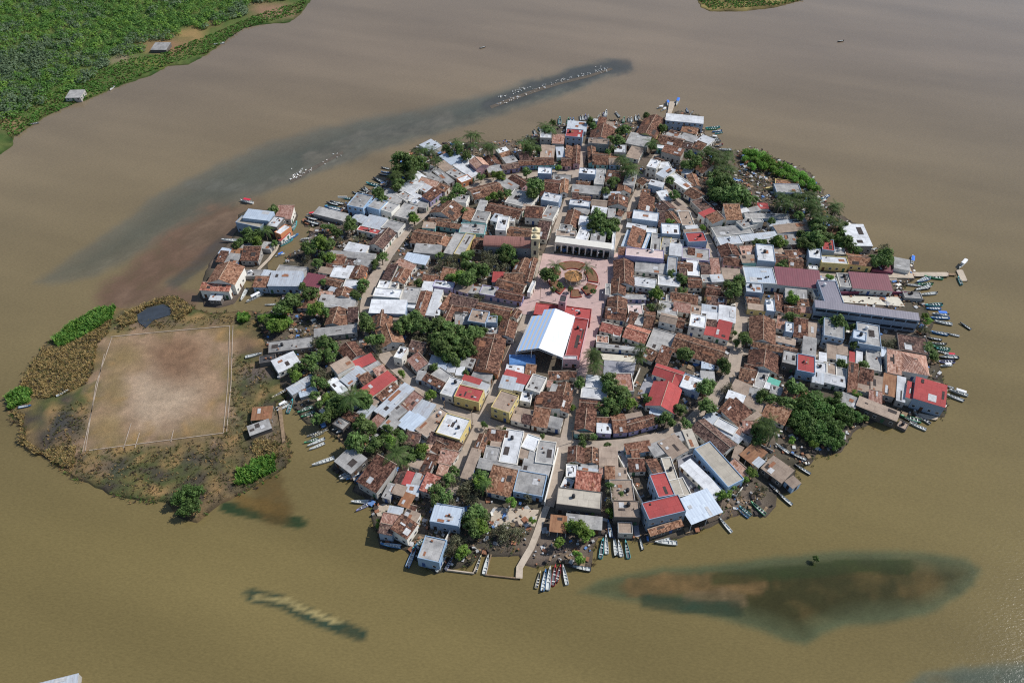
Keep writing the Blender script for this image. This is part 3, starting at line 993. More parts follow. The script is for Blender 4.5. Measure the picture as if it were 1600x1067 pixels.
s o w 30 70 29 79 31 80 26
s c g 34 90 31 106 35 110 28
s p w 30 52 41 64 43 68 37
s t w 30 57 36 79 38 81 34
s w w 32 64 43 84 46 87 38
s w w 33 79 39 87 40 90 34
G t o 34 85 46 98 47 103 36
s x g 30 35 52 48 56 51 48
g t g 32 52 54 72 56 80 49
f w w 34 77 58 93 60 96 50
G t w 32 66 69 87 71 90 61
s m g 28 63 62 72 64 76 60
s q g 28 51 69 64 70 65 67
s c g 32 50 75 85 81 88 71
s t g 30 29 78 42 78 45 69
G t g 34 59 101 75 101 83 83
s o w 30 75 100 83 100 80 92
s d w 30 83 94 91 94 91 84
s m l 45 -8 54 27 54 31 43
f c g 20 2 40 30 42 33 37
f w w 36 115 59 128 60 132 51
f w w 45 113 66 142 67 145 60
f c w 36 129 59 138 60 141 53
s w l 45 107 86 147 88 149 76
f c g 38 142 74 159 76 163 60
G o w 34 133 51 147 54 154 40
s q w 32 140 32 152 38 157 33
W d g 34 124 50 132 51 140 33
G t g 34 111 103 134 106 131 88
s p g 30 133 94 145 95 145 88
s w w 30 150 80 158 81 160 76
B 0 23 11 19 b c
T 52 7 11 b
T 47 9 9
T 62 10 8
T 35 11 8
T 40 16 7
T 61 23 8 b
T 64 27 6 b
T 48 30 7
T 36 26 6 d
T 54 22 6
T 100 54 8
T 98 59 6
T 121 23 8
T 113 31 6
T 40 64 10
T 31 57 6
T 46 65 7
T 16 73 11
T 25 70 8
T 6 80 10
T 12 84 8 b
T 50 82 11 b
T 42 83 8 b
T 56 86 7
T 90 65 6
T 93 68 6
T 103 92 9
T 102 99 9
T 107 104 7
T 148 96 10
T 156 90 9
T 154 102 9
T 8 100 8 b
T 16 96 6 b
T 26 76 6
T 54 52 5
@640 435
s w w 34 14 11 26 12 28 5
f w u 36 27 9 49 13 51 6
s p u 34 49 13 65 16 72 9
s c w 32 66 16 79 18 81 11
f c u 36 79 18 97 21 100 13
g t u 36 97 21 127 27 130 19
g t w 32 99 9 124 18 128 6
f w w 40 134 16 138 17 143 4
G o w 34 5 39 18 40 25 19
s w w 34 18 40 28 41 38 18
s w w 32 29 41 35 42 35 29
e o w 34 35 35 40 37 49 21
s d k 36 45 29 74 35 78 27
G t w 33 36 48 46 50 53 33
s t w 33 45 37 72 39 74 35
f c k 34 53 52 64 49 69 39
f p l 60 67 46 87 49 90 41
f c l 52 88 49 95 49 96 43
g t y 35 74 38 113 43 117 36
G t w 35 115 43 123 47 126 38
G t w 40 100 66 119 69 122 51
G t o 38 70 106 97 107 113 68
s t w 34 71 92 90 94 100 74
f c g 32 88 64 99 64 102 57
f c g 33 90 73 100 73 104 65
s d g 34 -5 84 9 82 16 77
s q w 34 0 95 9 105 19 100
s m w 32 21 98 36 100 39 93
s c w 32 58 96 72 100 75 93
s w w 32 53 95 58 96 61 90
s b w 32 30 106 40 107 44 97
s w w 32 43 106 51 107 53 100
s w w 30 53 106 61 107 62 101
s w w 32 108 107 127 108 130 100
s o w 32 131 107 140 108 141 104
T 6 44 9
T 3 54 9
T 13 53 11
T 23 53 10
T 33 54 11
T 43 56 11
T 52 60 11
T 60 66 11
T 70 64 11
T 78 64 9
T 25 64 10 d
T 10 64 9 d
T 6 70 8 d
T 16 72 8 d
T 34 68 12
T 44 70 12
T 55 74 11
T 64 76 11
T 70 80 9
T 36 80 12
T 46 84 11
T 56 83 9
T 64 83 8
T 30 76 8
T 42 90 8
T 52 95 7
T 28 101 6
T 79 21 7 d
T 96 45 7
T 101 47 6
T 74 59 7
T 84 60 6
T 60 89 6
T 10 5 6
@850 435
G t w 34 74 18 91 19 95 2
f c w 34 68 19 74 19 77 7
s c u 30 75 22 112 25 111 20
G t w 34 71 40 92 42 93 24
s t w 34 69 46 92 48 93 38
s t w 34 93 48 103 51 107 43
f c w 36 103 52 112 54 114 45
f P w 30 97 40 113 42 110 34
g t w 34 112 53 124 54 127 41
g p w 60 130 49 149 52 153 43
f w w 36 64 55 83 57 86 53
s T w 36 62 60 86 64 90 57
g T w 34 88 67 112 73 121 59
f w w 33 78 66 87 67 88 62
f q w 34 59 73 73 74 74 66
s c w 30 60 78 110 83 110 79
f c g 34 114 79 140 85 150 66
s t w 30 113 86 124 92 128 87
s o w 34 128 92 137 95 142 83
f c w 34 133 39 151 42 153 29
f c w 34 137 27 143 27 146 20
f w w 34 99 9 125 11 128 1
s o w 32 148 20 162 21 163 17
T 129 16 8 b
T 123 17 6
T 130 19 7 b
T 127 34 9 d
T 133 33 7 d
T 122 33 6
T 156 85 7
T 158 88 6
T 47 11 4
T 30 12 4
T 18 8 5
T 10 12 4
T 56 15 4
P 56 83
P 59 86
P 54 87
P 110 78
P 109 90
P 60 95
P 58 100
@1060 435
g t y 34 35 21 47 24 47 10
s d w 32 36 30 50 31 50 24
s t y 32 50 24 56 24 52 18
s c w 32 5 24 21 24 22 20
s m w 34 26 37 45 39 46 32
s w w 34 27 47 44 49 44 40
s w w 36 45 48 60 50 61 34
f w w 60 12 54 30 57 32 46
g t w 34 -8 55 4 56 10 46
s q w 34 -7 37 11 39 13 31
s t w 32 -10 28 21 31 22 22
s p w 34 13 39 24 40 26 33
s r w 36 29 64 43 66 43 57
s r w 38 43 66 58 71 59 52
s d w 34 31 57 43 58 43 50
g t w 34 -12 84 41 95 52 77
s b w 30 26 99 40 100 41 95
f m l 48 76 16 91 16 92 6
s c w 36 121 20 145 22 146 12
g t w 34 78 31 93 32 91 22
s p y 40 79 35 99 37 99 31
f w l 44 100 37 110 38 109 28
e t w 34 110 38 120 39 119 22
g t w 34 120 40 138 42 137 32
s q y 38 138 39 147 39 147 34
s t w 33 136 33 145 34 143 28
G t w 36 77 72 106 73 113 50
g t l 34 82 79 133 86 135 78
s m w 32 99 70 106 70 106 62
s q w 33 113 57 121 58 123 50
f w l 46 121 58 129 59 130 51
s t w 33 130 67 145 68 147 54
s p w 36 147 67 156 68 157 55
s p w 32 108 71 128 75 129 69
s c w 36 139 86 154 88 158 70
f r b 48 133 105 153 107 157 89
f c k 44 117 93 134 96 137 85
G t w 34 75 102 105 104 113 88
s t w 32 73 108 88 110 90 102
s c w 32 89 109 102 110 104 103
s w w 34 154 107 164 108 165 96
T 62 13 12
T 69 8 8
T 56 7 7
T 65 23 6 d
T 130 22 9 b
T 126 44 8
T 134 45 6
T 76 69 9
T 74 64 6
T 66 73 5
T 64 62 4
T 9 86 10
T 3 88 6
T 52 98 9
T 48 96 6
T 55 104 6
T 5 13 6
T 6 3 5
T 129 46 6
@1270 400 1.625
s x w 40 41 30 71 30 69 20
f c w 36 25 28 35 28 34 19
f c w 40 1 40 8 39 7 29
f c l 60 11 77 25 79 27 65
f c l 58 42 82 60 84 61 69
f b l 66 42 80 51 82 52 74
f d k 45 86 89 107 92 106 81
f c w 40 51 106 65 108 66 94
s b w 34 67 97 75 98 76 92
s p w 33 13 98 22 99 23 87
s p w 34 23 94 33 95 34 86
s m w 32 22 102 32 103 33 97
s w w 32 6 99 13 100 13 94
s r w 32 35 102 40 103 40 96
s w w 32 41 103 47 104 48 96
f c g 18 91 39 104 39 103 35
B 90 28 104 29 w
B 100 28 115 27 n
B 98 34 113 29 w
B 97 33 112 31 k
B 103 38 119 36 w
B 100 26 112 22 b
B 106 20 125 22 n
B 107 48 124 47 t
B 108 51 123 51 b
B 112 60 131 60 b
B 114 56 130 57 b c
B 116 63 134 66 w
B 141 64 152 71 k
B 112 73 130 76 b
B 130 75 140 77 w
B 109 79 124 81 k
B 113 84 128 85 g
B 114 87 132 90 n
B 118 89 131 91 t
B 120 92 131 94 w
B 120 98 140 98 k
B 126 95 137 96 r c
B 119 102 136 102 u
B 122 106 134 105 w c
B 140 13 147 5 w c
B 139 20 143 28 t
T 72 86 9 d
T 78 83 7 d
T 65 85 7 d
T 105 70 6 d
T 109 72 5 d
T 111 63 5 b
T 108 58 4 b
T 111 87 6
T 114 94 6
T 117 98 5
T 110 90 6
T 24 64 9
T 29 68 6
T 19 63 6
T 11 64 6
T 27 103 6
T 49 104 5
T 17 21 4 b
T 40 69 5
T 40 86 6
@410 500
s c g 34 63 18 102 10 103 4
f c k 30 11 37 53 29 54 21
s w w 32 21 55 38 48 32 40
f k k 24 1 49 15 47 15 39
s p w 48 90 58 106 51 96 43
G t w 33 98 48 114 41 103 29
s r w 34 104 56 127 49 119 42
s m w 34 97 73 121 60 110 55
s w w 28 88 81 93 77 87 67
s c w 30 124 58 134 54 127 50
s q w 32 131 64 139 61 133 55
s t w 30 114 72 124 68 118 63
s r w 38 122 85 151 70 139 63
s t w 32 137 93 154 80 146 75
s p w 30 130 94 138 89 133 86
s m g 28 38 82 60 71 55 67
s b g 22 42 85 57 80 56 76
G o w 34 137 30 160 27 148 8
f w w 45 152 42 160 46 163 33
T 62 26 10 d
T 72 27 11
T 80 33 9
T 70 40 10
T 78 43 8
T 56 44 10
T 50 50 9
T 59 56 8
T 40 54 7
T 38 64 8 b
T 64 62 11 d
T 72 64 10 d
T 60 70 8
T 70 72 8
T 72 88 7 b
T 80 85 6
T 87 93 10
T 78 96 8
T 115 88 11
T 118 95 8
T 123 22 9
T 133 22 8
T 133 32 9 d
T 120 7 9
T 156 8 10
T 129 43 6 d
T 158 61 6 b
T 18 6 9 b
T 11 9 7 b
T 25 4 6 b
T 33 58 6
T 65 96 6
P 100 87 15
B 11 90 27 81 y
B 15 101 29 93 w c
B 16 104 32 96 w
B 35 90 29 106 t
B 40 107 58 100 n
B 44 112 60 105 n
@640 575
s c l 34 7 13 16 14 19 5
f c g 36 22 9 39 19 52 10
s t l 34 15 13 35 25 40 19
f w w 42 36 29 49 34 58 14
f r y 50 55 33 78 40 83 26
s r w 34 63 14 79 20 82 14
s c g 34 70 10 88 15 92 7
s c g 34 60 18 77 23 79 20
s w w 36 78 24 86 29 90 20
s p g 34 1 48 16 36 8 29
s m g 34 3 50 20 58 29 43
s b g 34 -6 66 4 73 19 59
f p g 36 7 70 20 80 45 56
f w y 44 29 74 56 81 69 59
s d g 32 20 84 35 89 40 79
s t g 32 33 87 47 92 53 83
s t g 33 48 92 54 96 60 88
s t g 32 24 93 34 99 41 90
s q w 33 31 108 46 110 52 97
s q w 32 44 104 50 108 55 98
s t g 32 16 107 30 110 34 101
s c g 30 22 98 32 101 34 96
s d g 30 0 82 8 85 10 77
s q w 30 20 94 26 94 26 88
G t y 34 70 94 82 95 93 77
s t y 34 87 82 110 85 112 74
s p w 32 92 88 106 91 107 84
f c g 36 81 108 98 109 105 90
f w w 40 98 107 119 108 133 72
f w w 40 125 90 141 94 151 80
s p w 36 121 100 133 104 137 94
f c w 42 140 108 161 108 169 84
s c w 36 133 107 141 108 145 96
s r w 40 106 11 133 20 137 10
s m w 42 101 22 117 25 122 12
s m w 40 116 24 128 27 130 20
f c w 44 129 24 146 26 157 14
f w w 36 126 34 138 36 140 28
f p y 60 93 45 113 51 123 35
s p w 34 117 53 138 56 141 48
s p w 33 115 59 127 62 130 55
s d w 33 127 62 137 65 139 56
s o w 34 138 65 156 68 160 52
T 85 64 5
T 101 69 5 d
T 108 70 4
T 13 93 9 b
T 24 31 9 b
T 4 96 6
T 3 102 7
T 14 100 6
T 151 77 4
T 64 6 5
@850 575
W t w 36 -12 46 18 49 22 31
e t w 36 18 49 28 51 33 33
s t w 34 10 14 27 10 28 5
s t w 33 28 10 36 11 37 6
s c w 32 6 29 13 31 16 20
G t w 34 13 31 31 34 34 20
s q w 32 3 21 9 22 10 16
s c w 34 2 66 18 69 22 58
f w w 40 41 34 66 36 68 24
s w w 36 49 20 65 21 66 13
g t w 34 39 47 64 48 66 37
G t t 34 35 70 56 73 57 50
s p t 34 35 75 56 74 56 70
s w u 34 60 71 76 72 76 64
s o w 33 61 65 80 65 80 58
g o u 34 78 72 94 70 92 55
g t u 34 96 70 125 63 119 54
s p w 33 93 58 108 55 106 51
G r w 36 118 44 142 49 153 26
G r w 36 136 18 151 21 157 10
g r w 36 124 11 152 12 162 4
f q w 34 84 24 95 22 97 9
s b w 28 120 50 134 53 135 48
G t w 34 26 107 45 108 47 91
G t w 34 46 106 62 107 63 92
s p w 34 63 107 79 108 78 92
s o b 36 99 98 122 93 119 83
s o w 33 100 104 108 102 107 94
s c w 38 126 103 143 92 137 79
s p w 38 142 99 162 90 148 77
s c w 38 150 85 165 80 160 71
T 40 16 8
T 75 13 11
T 74 20 10
T 83 28 11
T 90 33 11
T 74 40 9
T 78 47 9
T 86 40 9
T 96 40 9 b
T 100 40 7 b
T 90 25 7
T 70 50 7
T 31 45 5 b
T 118 36 6
T 115 32 4
T 50 78 8 d
T 43 78 5
T 44 87 6
T 72 88 5
T 139 58 9
T 130 59 6
T 145 62 6
T 153 46 7
T 56 78 5
T 64 44 6
T 159 60 5
@1060 575
f w l 42 0 21 18 26 26 12
s c l 34 26 14 38 15 37 8
s t w 33 69 16 84 17 89 6
f c w 32 85 18 97 22 104 5
s n g 28 100 17 113 21 115 18
s w w 28 96 22 103 24 105 18
s c w 28 105 25 117 28 119 23
s o w 28 118 29 141 38 144 32
s p g 34 63 25 78 31 84 21
s c g 34 78 32 86 32 91 24
s w w 34 57 36 72 40 77 32
s p w 32 73 40 95 51 100 43
s o w 32 95 51 117 59 122 52
W t w 36 42 49 48 52 65 38
e t w 36 48 52 68 65 84 50
s p y 33 69 64 74 69 92 55
s q w 31 72 73 85 71 87 62
s m l 34 27 57 39 64 49 55
f w w 36 39 65 62 76 69 68
s m w 32 44 70 68 85 74 80
s q w 30 63 76 68 78 74 70
s c w 30 68 78 76 83 79 78
g d w 38 16 72 49 97 66 86
s p g 30 61 98 69 100 73 92
B 109 87 125 98 w
B 125 98 145 106 k
T 150 37 12 m
T 156 33 10 m
T 142 43 12 m
T 150 50 13 m
T 159 48 12 m
T 140 56 12 m
T 133 48 10 m
T 150 64 13 m
T 158 68 12 m
T 140 70 11 m
T 130 62 9 m
T 148 76 9 m
T 156 80 8 m
T 125 40 9
T 115 39 8
T 105 36 8
T 96 31 8
T 93 35 7
T 132 21 11
T 125 20 6
T 140 24 7
T 30 23 12
T 36 19 8
T 33 44 11
T 29 41 8
T 56 22 8 d
T 53 26 6 d
T 10 65 6
T 4 48 7
T 93 70 11
T 88 73 8
T 95 80 8
T 88 84 7
T 54 1 6
T 128 82 6 b
T 154 87 6 b
P 104 59
P 108 72
P 98 65
P 100 70
P 92 64
@1270 560 1.625
h q w 45 84 12 111 16 109 -2
s q w 45 70 11 83 12 84 -3
f w w 38 1 13 13 15 13 5
f p w 38 13 16 22 17 23 8
f c w 38 22 17 32 18 33 10
s m w 38 -1 20 10 22 11 15
s w w 38 10 22 31 27 32 19
s o w 38 31 29 40 30 44 12
s t w 38 43 24 56 26 58 17
s p w 36 40 30 53 32 56 25
s p g 40 54 33 66 34 69 19
s R g 40 66 34 78 37 80 20
s w g 40 78 37 86 38 91 23
s q g 32 53 39 65 40 66 34
s r w 44 89 37 96 39 98 25
s r l 56 97 38 127 47 128 30
s p k 42 41 46 80 59 84 51
s c k 34 29 41 41 45 45 39
f p k 12 80 65 89 69 93 63
B 128 35 145 41 w
B 130 30 149 36 w c
B 97 53 113 63 g
B 83 55 104 61 n
B 92 62 109 69 w
B 88 58 100 62 k
B 3 80 23 90 k
B 126 26 133 28 k
T 6 42 9 m
T 12 50 10 m
T 4 56 10 m
T 14 62 10 m
T 6 68 10 m
T 18 70 10 m
T 24 74 8 m
T 12 78 9 m
T 25 65 7 m
T 26 81 6 m
T 20 82 7 m
T 28 48 8 m
T 36 52 8 m
T 43 56 7 m
T 34 59 7 m
T 50 57 5 m
T 23 43 7 m
T 25 54 7 m
T 4 36 7 m
T 16 41 6 m
T 41 34 5 b
T 44 35 4
T 24 36 5
T 48 7 5
T 52 9 4
T 27 5 5
T 35 8 4
@450 610
s m g 36 95 22 108 28 144 4
s m g 30 84 24 90 27 99 20
s q g 32 128 17 138 24 154 11
s c g 34 111 26 122 33 137 24
s b g 34 124 38 133 45 147 30
s c g 32 109 38 119 46 127 37
s q g 30 99 37 103 40 110 34
f c k 22 57 37 62 40 66 36
s t k 24 65 32 72 35 78 28
s c k 36 60 80 71 90 82 79
T 85 35 10
T 90 42 11
T 80 42 9
T 96 45 8
T 76 56 12
T 80 62 10
T 72 60 8
T 85 56 8
T 113 46 9
T 100 60 9
T 108 56 9
T 117 58 9 b
T 130 52 8
T 134 60 9 d
T 124 48 6
T 95 65 8
T 100 72 9 d
T 104 78 8 d
T 152 68 9 b
T 150 74 7
T 140 76 6
T 47 18 9
T 56 12 8
T 43 30 9
T 33 33 8
T 60 20 9
T 50 25 8
T 88 10 10
T 30 6 7
P 122 70 16
B 18 60 35 55 n
B 21 53 37 47 g
B 27 54 40 48 g
B 30 52 46 44 y
B 22 64 42 55 w
B 24 68 42 60 w
B 27 86 53 77 w
B 58 100 74 92 w
B 59 103 80 94 w
B 66 103 82 95 b
B 94 88 78 106 b
B 50 47 66 40 g
B 55 50 70 42 w
@530 710
s t g 46 26 29 41 36 60 18
W d w 34 63 32 70 33 79 18
e r w 34 70 33 80 36 86 21
s c g 34 80 35 93 37 101 24
s m g 34 73 46 89 47 93 36
W t g 34 88 22 101 24 113 2
e T g 34 94 38 104 41 110 25
s p g 32 83 12 92 15 96 8
s c g 34 50 44 59 46 66 35
s p k 40 59 44 72 47 78 37
s R k 36 67 56 79 60 87 47
s m g 32 58 70 69 71 74 61
s p w 34 71 72 82 76 88 66
s t w 30 79 64 86 66 88 60
s q l 46 51 80 64 82 69 71
e t w 46 61 87 73 95 83 77
s d l 46 47 88 60 89 64 82
f b l 46 109 73 132 76 136 64
s q g 26 117 19 123 21 125 15
T 117 33 11 d
T 110 42 10
T 125 28 10
T 120 47 11
T 113 52 10
T 126 55 9 d
T 132 32 8 d
T 142 42 9 d
T 149 52 9 d
T 133 20 6
T 47 78 6 b
T 45 81 5 b
T 129 16 5
B 13 54 36 54 w
B 19 65 38 54 u
B 47 103 70 106 b
B 86 106 93 100 t
@640 700
s p g 34 58 29 69 31 83 4
s o w 36 87 45 115 51 123 30
f c b 38 118 46 151 50 157 30
s c w 36 126 26 157 29 162 17
s c g 36 77 25 123 29 128 19
T 81 40 10 b
T 87 43 8 b
T 80 32 9
T 78 48 8 d
T 90 38 6
T 115 62 8 b
T 64 44 10 d
T 60 50 9 d
T 70 40 8 d
T 72 60 9 d
T 135 56 8 d
T 70 76 11
T 78 72 10
T 84 78 8
T 64 84 9
T 70 90 11
T 80 88 10 b
T 83 95 8 b
T 74 96 8
T 100 95 11 d
T 110 93 11 d
T 120 98 11 d
T 105 102 9 d
T 140 82 5 b
T 130 95 8 d
T 52 104 8 d
P 86 40
@850 690
f w w 36 24 41 37 40 39 30
s m w 34 38 37 60 38 62 31
s c w 32 42 30 60 31 60 27
s T l 50 35 49 58 51 60 38
f w w 34 22 53 27 54 34 44
f L k 55 16 68 59 71 61 58
s q g 32 62 37 69 37 70 31
s o g 33 69 39 80 39 80 30
s c k 36 24 98 59 97 61 88
s R k 36 11 98 24 98 27 85
s p g 32 82 42 90 43 88 33
f p g 34 83 65 99 66 94 44
f p k 48 84 84 103 83 103 67
f p g 30 85 104 96 105 94 92
s t w 33 102 29 116 30 113 22
e t w 34 124 40 134 37 126 22
f r l 72 136 61 150 60 137 37
f r l 75 121 85 159 75 152 60
s o k 30 121 106 158 97 154 91
f L w 40 150 60 162 60 141 19
s b w 34 145 59 151 60 143 45
T 75 56 8 d
T 77 65 8 d
T 74 72 8 d
T 76 80 7 b
T 87 60 5
T 56 78 6
T 33 26 4 b
T 75 49 6
T 88 87 5
@1060 660
s L w 40 13 28 23 27 13 9
f L b 45 20 29 58 66 73 60
s w w 30 10 50 40 81 44 78
f L w 42 -8 87 10 83 0 64
s b k 44 13 110 47 100 29 79
s R k 36 67 36 84 46 100 38
s m k 36 84 46 91 52 98 45
s p k 34 97 49 120 66 128 58
s p b 30 122 67 130 76 138 69
s p g 30 63 33 70 36 74 30
s q g 24 59 46 72 58 76 55
T 83 57 8 b
T 75 66 6 b
T 54 81 8 b
T 45 84 6 b
T 68 79 6 d
T 93 77 8 d
T 61 73 5
B 131 48 150 59 k
B 112 80 129 94 k
B 103 72 110 78 k
B 81 91 98 106 n
B 65 97 80 108 b
B 68 96 82 107 t
@0 0 1
B 1123 809 1143 832 w
B 1022 847 1058 849 w
@630 790
f c b 46 15 60 37 63 46 43
T 60 45 11 d
T 56 52 10 d
T 65 54 9 b
T 72 50 7 b
T 50 54 8 d
T 69 38 6 d
T 78 62 5 d
B 16 44 5 70 b
B 50 58 38 76 w
B 55 62 50 71 u
B 89 56 82 76 y
B 97 56 92 78 w
@820 790
T 64 27 13 b
T 56 23 10 b
T 70 33 9 b
T 38 42 9 b
T 59 58 8 b
T 64 62 6 b
B 18 74 13 94 y
B 24 72 20 97 b
B 29 69 26 96 w
B 35 67 32 91 r
B 41 67 36 87 r
B 43 67 48 90 w
B 50 69 75 73 k
B 94 17 98 37 b
B 89 37 86 60 t
B 92 33 93 55 w
B 101 35 104 57 k
B 106 39 110 58 w
B 114 39 118 60 t
B 130 35 134 50 k
B 147 42 165 38 w
@290 300
s b l 75 64 30 94 32 100 25
f L l 56 60 35 87 37 94 32
f w k 62 92 39 104 41 111 32
f w o 45 104 46 109 50 117 40
s r w 30 107 55 109 56 117 47
s q w 40 107 28 118 29 120 22
s c g 28 65 65 76 67 78 60
s c g 28 90 64 97 66 99 59
s b g 34 41 70 50 72 54 66
s R g 34 51 71 64 73 66 66
s t k 34 36 77 45 78 50 71
s c k 34 46 78 59 80 64 72
s t g 36 64 77 83 79 85 68
G o w 58 23 104 55 105 68 85
B 62 10 77 13 r c
B 127 34 121 44 t
B 41 56 60 57 w
T 100 21 7
T 96 22 5
T 82 57 8 b
T 76 56 6
T 58 61 6
T 70 48 9
T 80 48 8
T 64 56 6
T 101 59 5
P 90 42
@290 370
s T w 48 19 61 49 62 53 55
s w k 30 28 69 41 70 44 64
f c g 15 65 45 83 46 84 39
s o l 40 80 57 93 58 95 51
s m g 34 88 47 95 49 99 40
B 69 75 88 65 w c
B 63 73 70 60 w
B 90 78 102 77 w
T 67 92 4 b
T 87 93 5 b
T 93 96 6
T 100 100 8 b
T 110 100 7 b
@850 295
f w w 50 72 69 76 69 87 36
@1270 400 1.625
f S l 68 9 46 23 45 21 24
s S l 70 4 51 97 59 96 53
@0 0 1
f r r 44 834 492 921 501 924 483
f r p 44 880 560 903 563 922 500
f k p 92 872 472 883 473 887 463
f w p 48 880 562 902 562 902 556
T 281 777 16 m
T 300 790 17 m
T 288 797 14 m
T 306 770 15 m
T 292 763 11 m
T 1275 872 6 m
@0 440 3
s R k 24 133 71 140 70 141 66
s c k 24 132 78 140 75 139 72
B 34 58 32 59 w
B 17 65 10 66 b
B 137 38 128 40 w
@0 0 3.375
s c g 30 32.5 45 37.5 45.5 38 43
s c k 24 72 22.5 76.5 23 77 21
B 99 21 104 20 w
B 51 42 53 40 w
B 13 58 18 57 g
@0 0 1
s m g 30 60 1074 120 1074 118 1061
B 750 76 757 74 k
B 1308 66 1318 64 k"""
HOUSES, TREES, PALMS, BOATS = [], [], [], []
ox = oy = 0; sc_ = 1.375
for ln in DATA.strip().split("\n"):
    s = ln.split()
    if not s: continue
    if s[0][0] == '@': ox, oy = float(s[0][1:]), float(s[1]); sc_ = float(s[2]) if len(s) > 2 else 1.375; continue
    P_ = lambda i: (ox + float(s[i]) * sc_, oy + float(s[i + 1]) * sc_)
    if s[0] == 'T': TREES.append((P_(1), float(s[3]) * sc_, s[4] if len(s) > 4 else ''))
    elif s[0] == 'P': PALMS.append((P_(1), float(s[3]) * sc_ if len(s) > 3 else random.uniform(9.5, 12.5)))
    elif s[0] == 'B': BOATS.append((P_(1), P_(3), s[5], len(s) > 6))
    else: HOUSES.append((s[0], s[1], s[2], float(s[3]), P_(4), P_(6), P_(8)))
LM = [(896, 430, "the thatched plaza kiosk"), (850, 520, "the canopied market court"), (795, 376, "the maroon roofed church"), (905, 384, "the white arcade building"), (1046, 188, "the narrow north jetty"),
 (1210, 262, "the bright green mangroves"), (929, 496, "the pink market promenade"), (1340, 368, "the white waterside shelter"), (1344, 412, "the ochre walled hall"), (1455, 432, "the floating pier"), (1355, 492, "the lilac roofed school"), (1430, 567, "the salmon hip roof"),
 (1453, 615, "the red waterfront terrace"), (1292, 655, "the dense mangrove clump"), (1035, 785, "the red roofed hotel"), (1092, 797, "the pale blue canopy"), (708, 664, "the pale street corner roof"), (670, 865, "the blue waterside box house"), (790, 885, "the fenced fish pen"),
 (250, 600, "the sports pitch"), (349, 440, "the orange gabled hall"), (403, 341, "the blue roofed islet house"), (606, 480, "the wide white shed"), (600, 378, "the long dark tiled house"), (700, 306, "the purple walled house"), (1034, 622, "the red twin gables"), (1240, 438, "the maroon warehouse"),
 (1258, 566, "the red parapet roof"), (732, 615, "the yellow walled terrace"), (853, 209, "the pale tower house"), (1187, 431, "the pale blue roof"), (899, 212, "the red shore house"), (1100, 380, "the ring street"), (1070, 190, "the white pier shed"), (600, 280, "the left shore boats"), (500, 470, "the left bank gardens"), (590, 590, "the left red roof"),
 (1000, 350, "the long white lane roof"), (760, 408, "the walled church garden"), (760, 450, "the purple row houses"), (700, 525, "the central tree garden"), (1075, 500, "the white balcony house"), (1130, 690, "the rusty bank sheds"), (1200, 560, "the lower right street"), (835, 720, "the patchy white roof"), (560, 690, "the mango trees"), (640, 710, "the tall frond palm")]
ORD = ["", "second ", "third ", "fourth ", "fifth ", "sixth ", "seventh ", "eighth ", "ninth ", "tenth ", "eleventh ", "twelfth ", "thirteenth ", "fourteenth ", "fifteenth ", "sixteenth ", "seventeenth ", "eighteenth ", "nineteenth ", "twentieth "]
HS = 0.95
FOOT = []
def frame(A, B, C, H):
    a, b_, c = (U(*q, H).to_2d() for q in (A, B, C)); u = b_ - a; v = c - b_; ctr = (a + c) / 2
    s = 1 if u.x * v.y - u.y * v.x > 0 else -1
    uh, vh = u.normalized(), v.normalized(); w = uh + Vector((vh.y, -vh.x)) * s; e1 = w.normalized(); e2 = Vector((-e1.y, e1.x)) * s
    return ctr, e1, e2, max(1.6, u.length) * 1.02 + .2, max(1.6, v.length) * 1.02 + .2
PRE = []
for (ty, co, wa, h, A, B, C) in HOUSES:
    H = h * .1 * (.86 if h <= 42 else 1.0); g = gz(U(*A)) and G0; ctr, e1, e2, lu, lv = frame(A, B, C, g + H)
    g = gz(ctr); ctr, e1, e2, lu, lv = frame(A, B, C, g + H)
    if e1.x * e2.y - e1.y * e2.x < 0: e2 = -e2
    PRE.append([ctr, e1, e2, lu, lv, g, H, ty]); FOOT.append([ctr, e1, e2, lu / 2, lv / 2, H])
def blocked(p, me_, hmin):
    for i, (c, e1, e2, a, b_, H) in enumerate(FOOT):
        if i == me_: continue
        d = p - c
        if abs(d.x) > 40 or abs(d.y) > 40: continue
        if abs(d.dot(e1)) < a and abs(d.dot(e2)) < b_ and H > hmin: return True
    return False
# close the narrow gaps: each side grows up to 1.3 m until it meets a neighbour or a street
LINES = [([U(*p).to_2d() for p in pts(l_)], w_) for _, l_, w_ in ST]
def onstreet(p): return any(segd(p, L[i], L[i + 1]) < w_ * .43 for L, w_ in LINES for i in range(len(L) - 1))
def openp(p):
    px, py = PX((p.x, p.y, 0)); return 838 < px < 975 and 396 < py < 590
for i, P_ in enumerate(PRE):
    if P_[5] == 0: continue
    for side in range(4):
        for _ in range(5):
            c, e1, e2, a, b_, H = FOOT[i]; n = (e1, e2, -e1, -e2)[side]; t = (e2, e1, e2, e1)[side]; off = (a, b_, a, b_)[side]; hl = (b_, a, b_, a)[side]; ok = True
            for k in (-.9, -.45, 0, .45, .9):
                q = c + n * (off + .38) + t * hl * k
                if blocked(q, i, 0) or onstreet(q) or openp(q) or gz(q) == 0: ok = False; break
            if not ok: break
            FOOT[i][0] = c + n * .16; FOOT[i][3 if side % 2 == 0 else 4] += .16
    P_[0] = FOOT[i][0]; P_[3] = FOOT[i][3] * 2; P_[4] = FOOT[i][4] * 2
DOOR_ME, WIN_ME = [], []
for mt in M_DOOR:
    m = MB(); m.box(-.55, .55, -.05, .05, 0, 2.15, 0); WIN = m.mesh("door", [mt]); DOOR_ME.append(WIN)
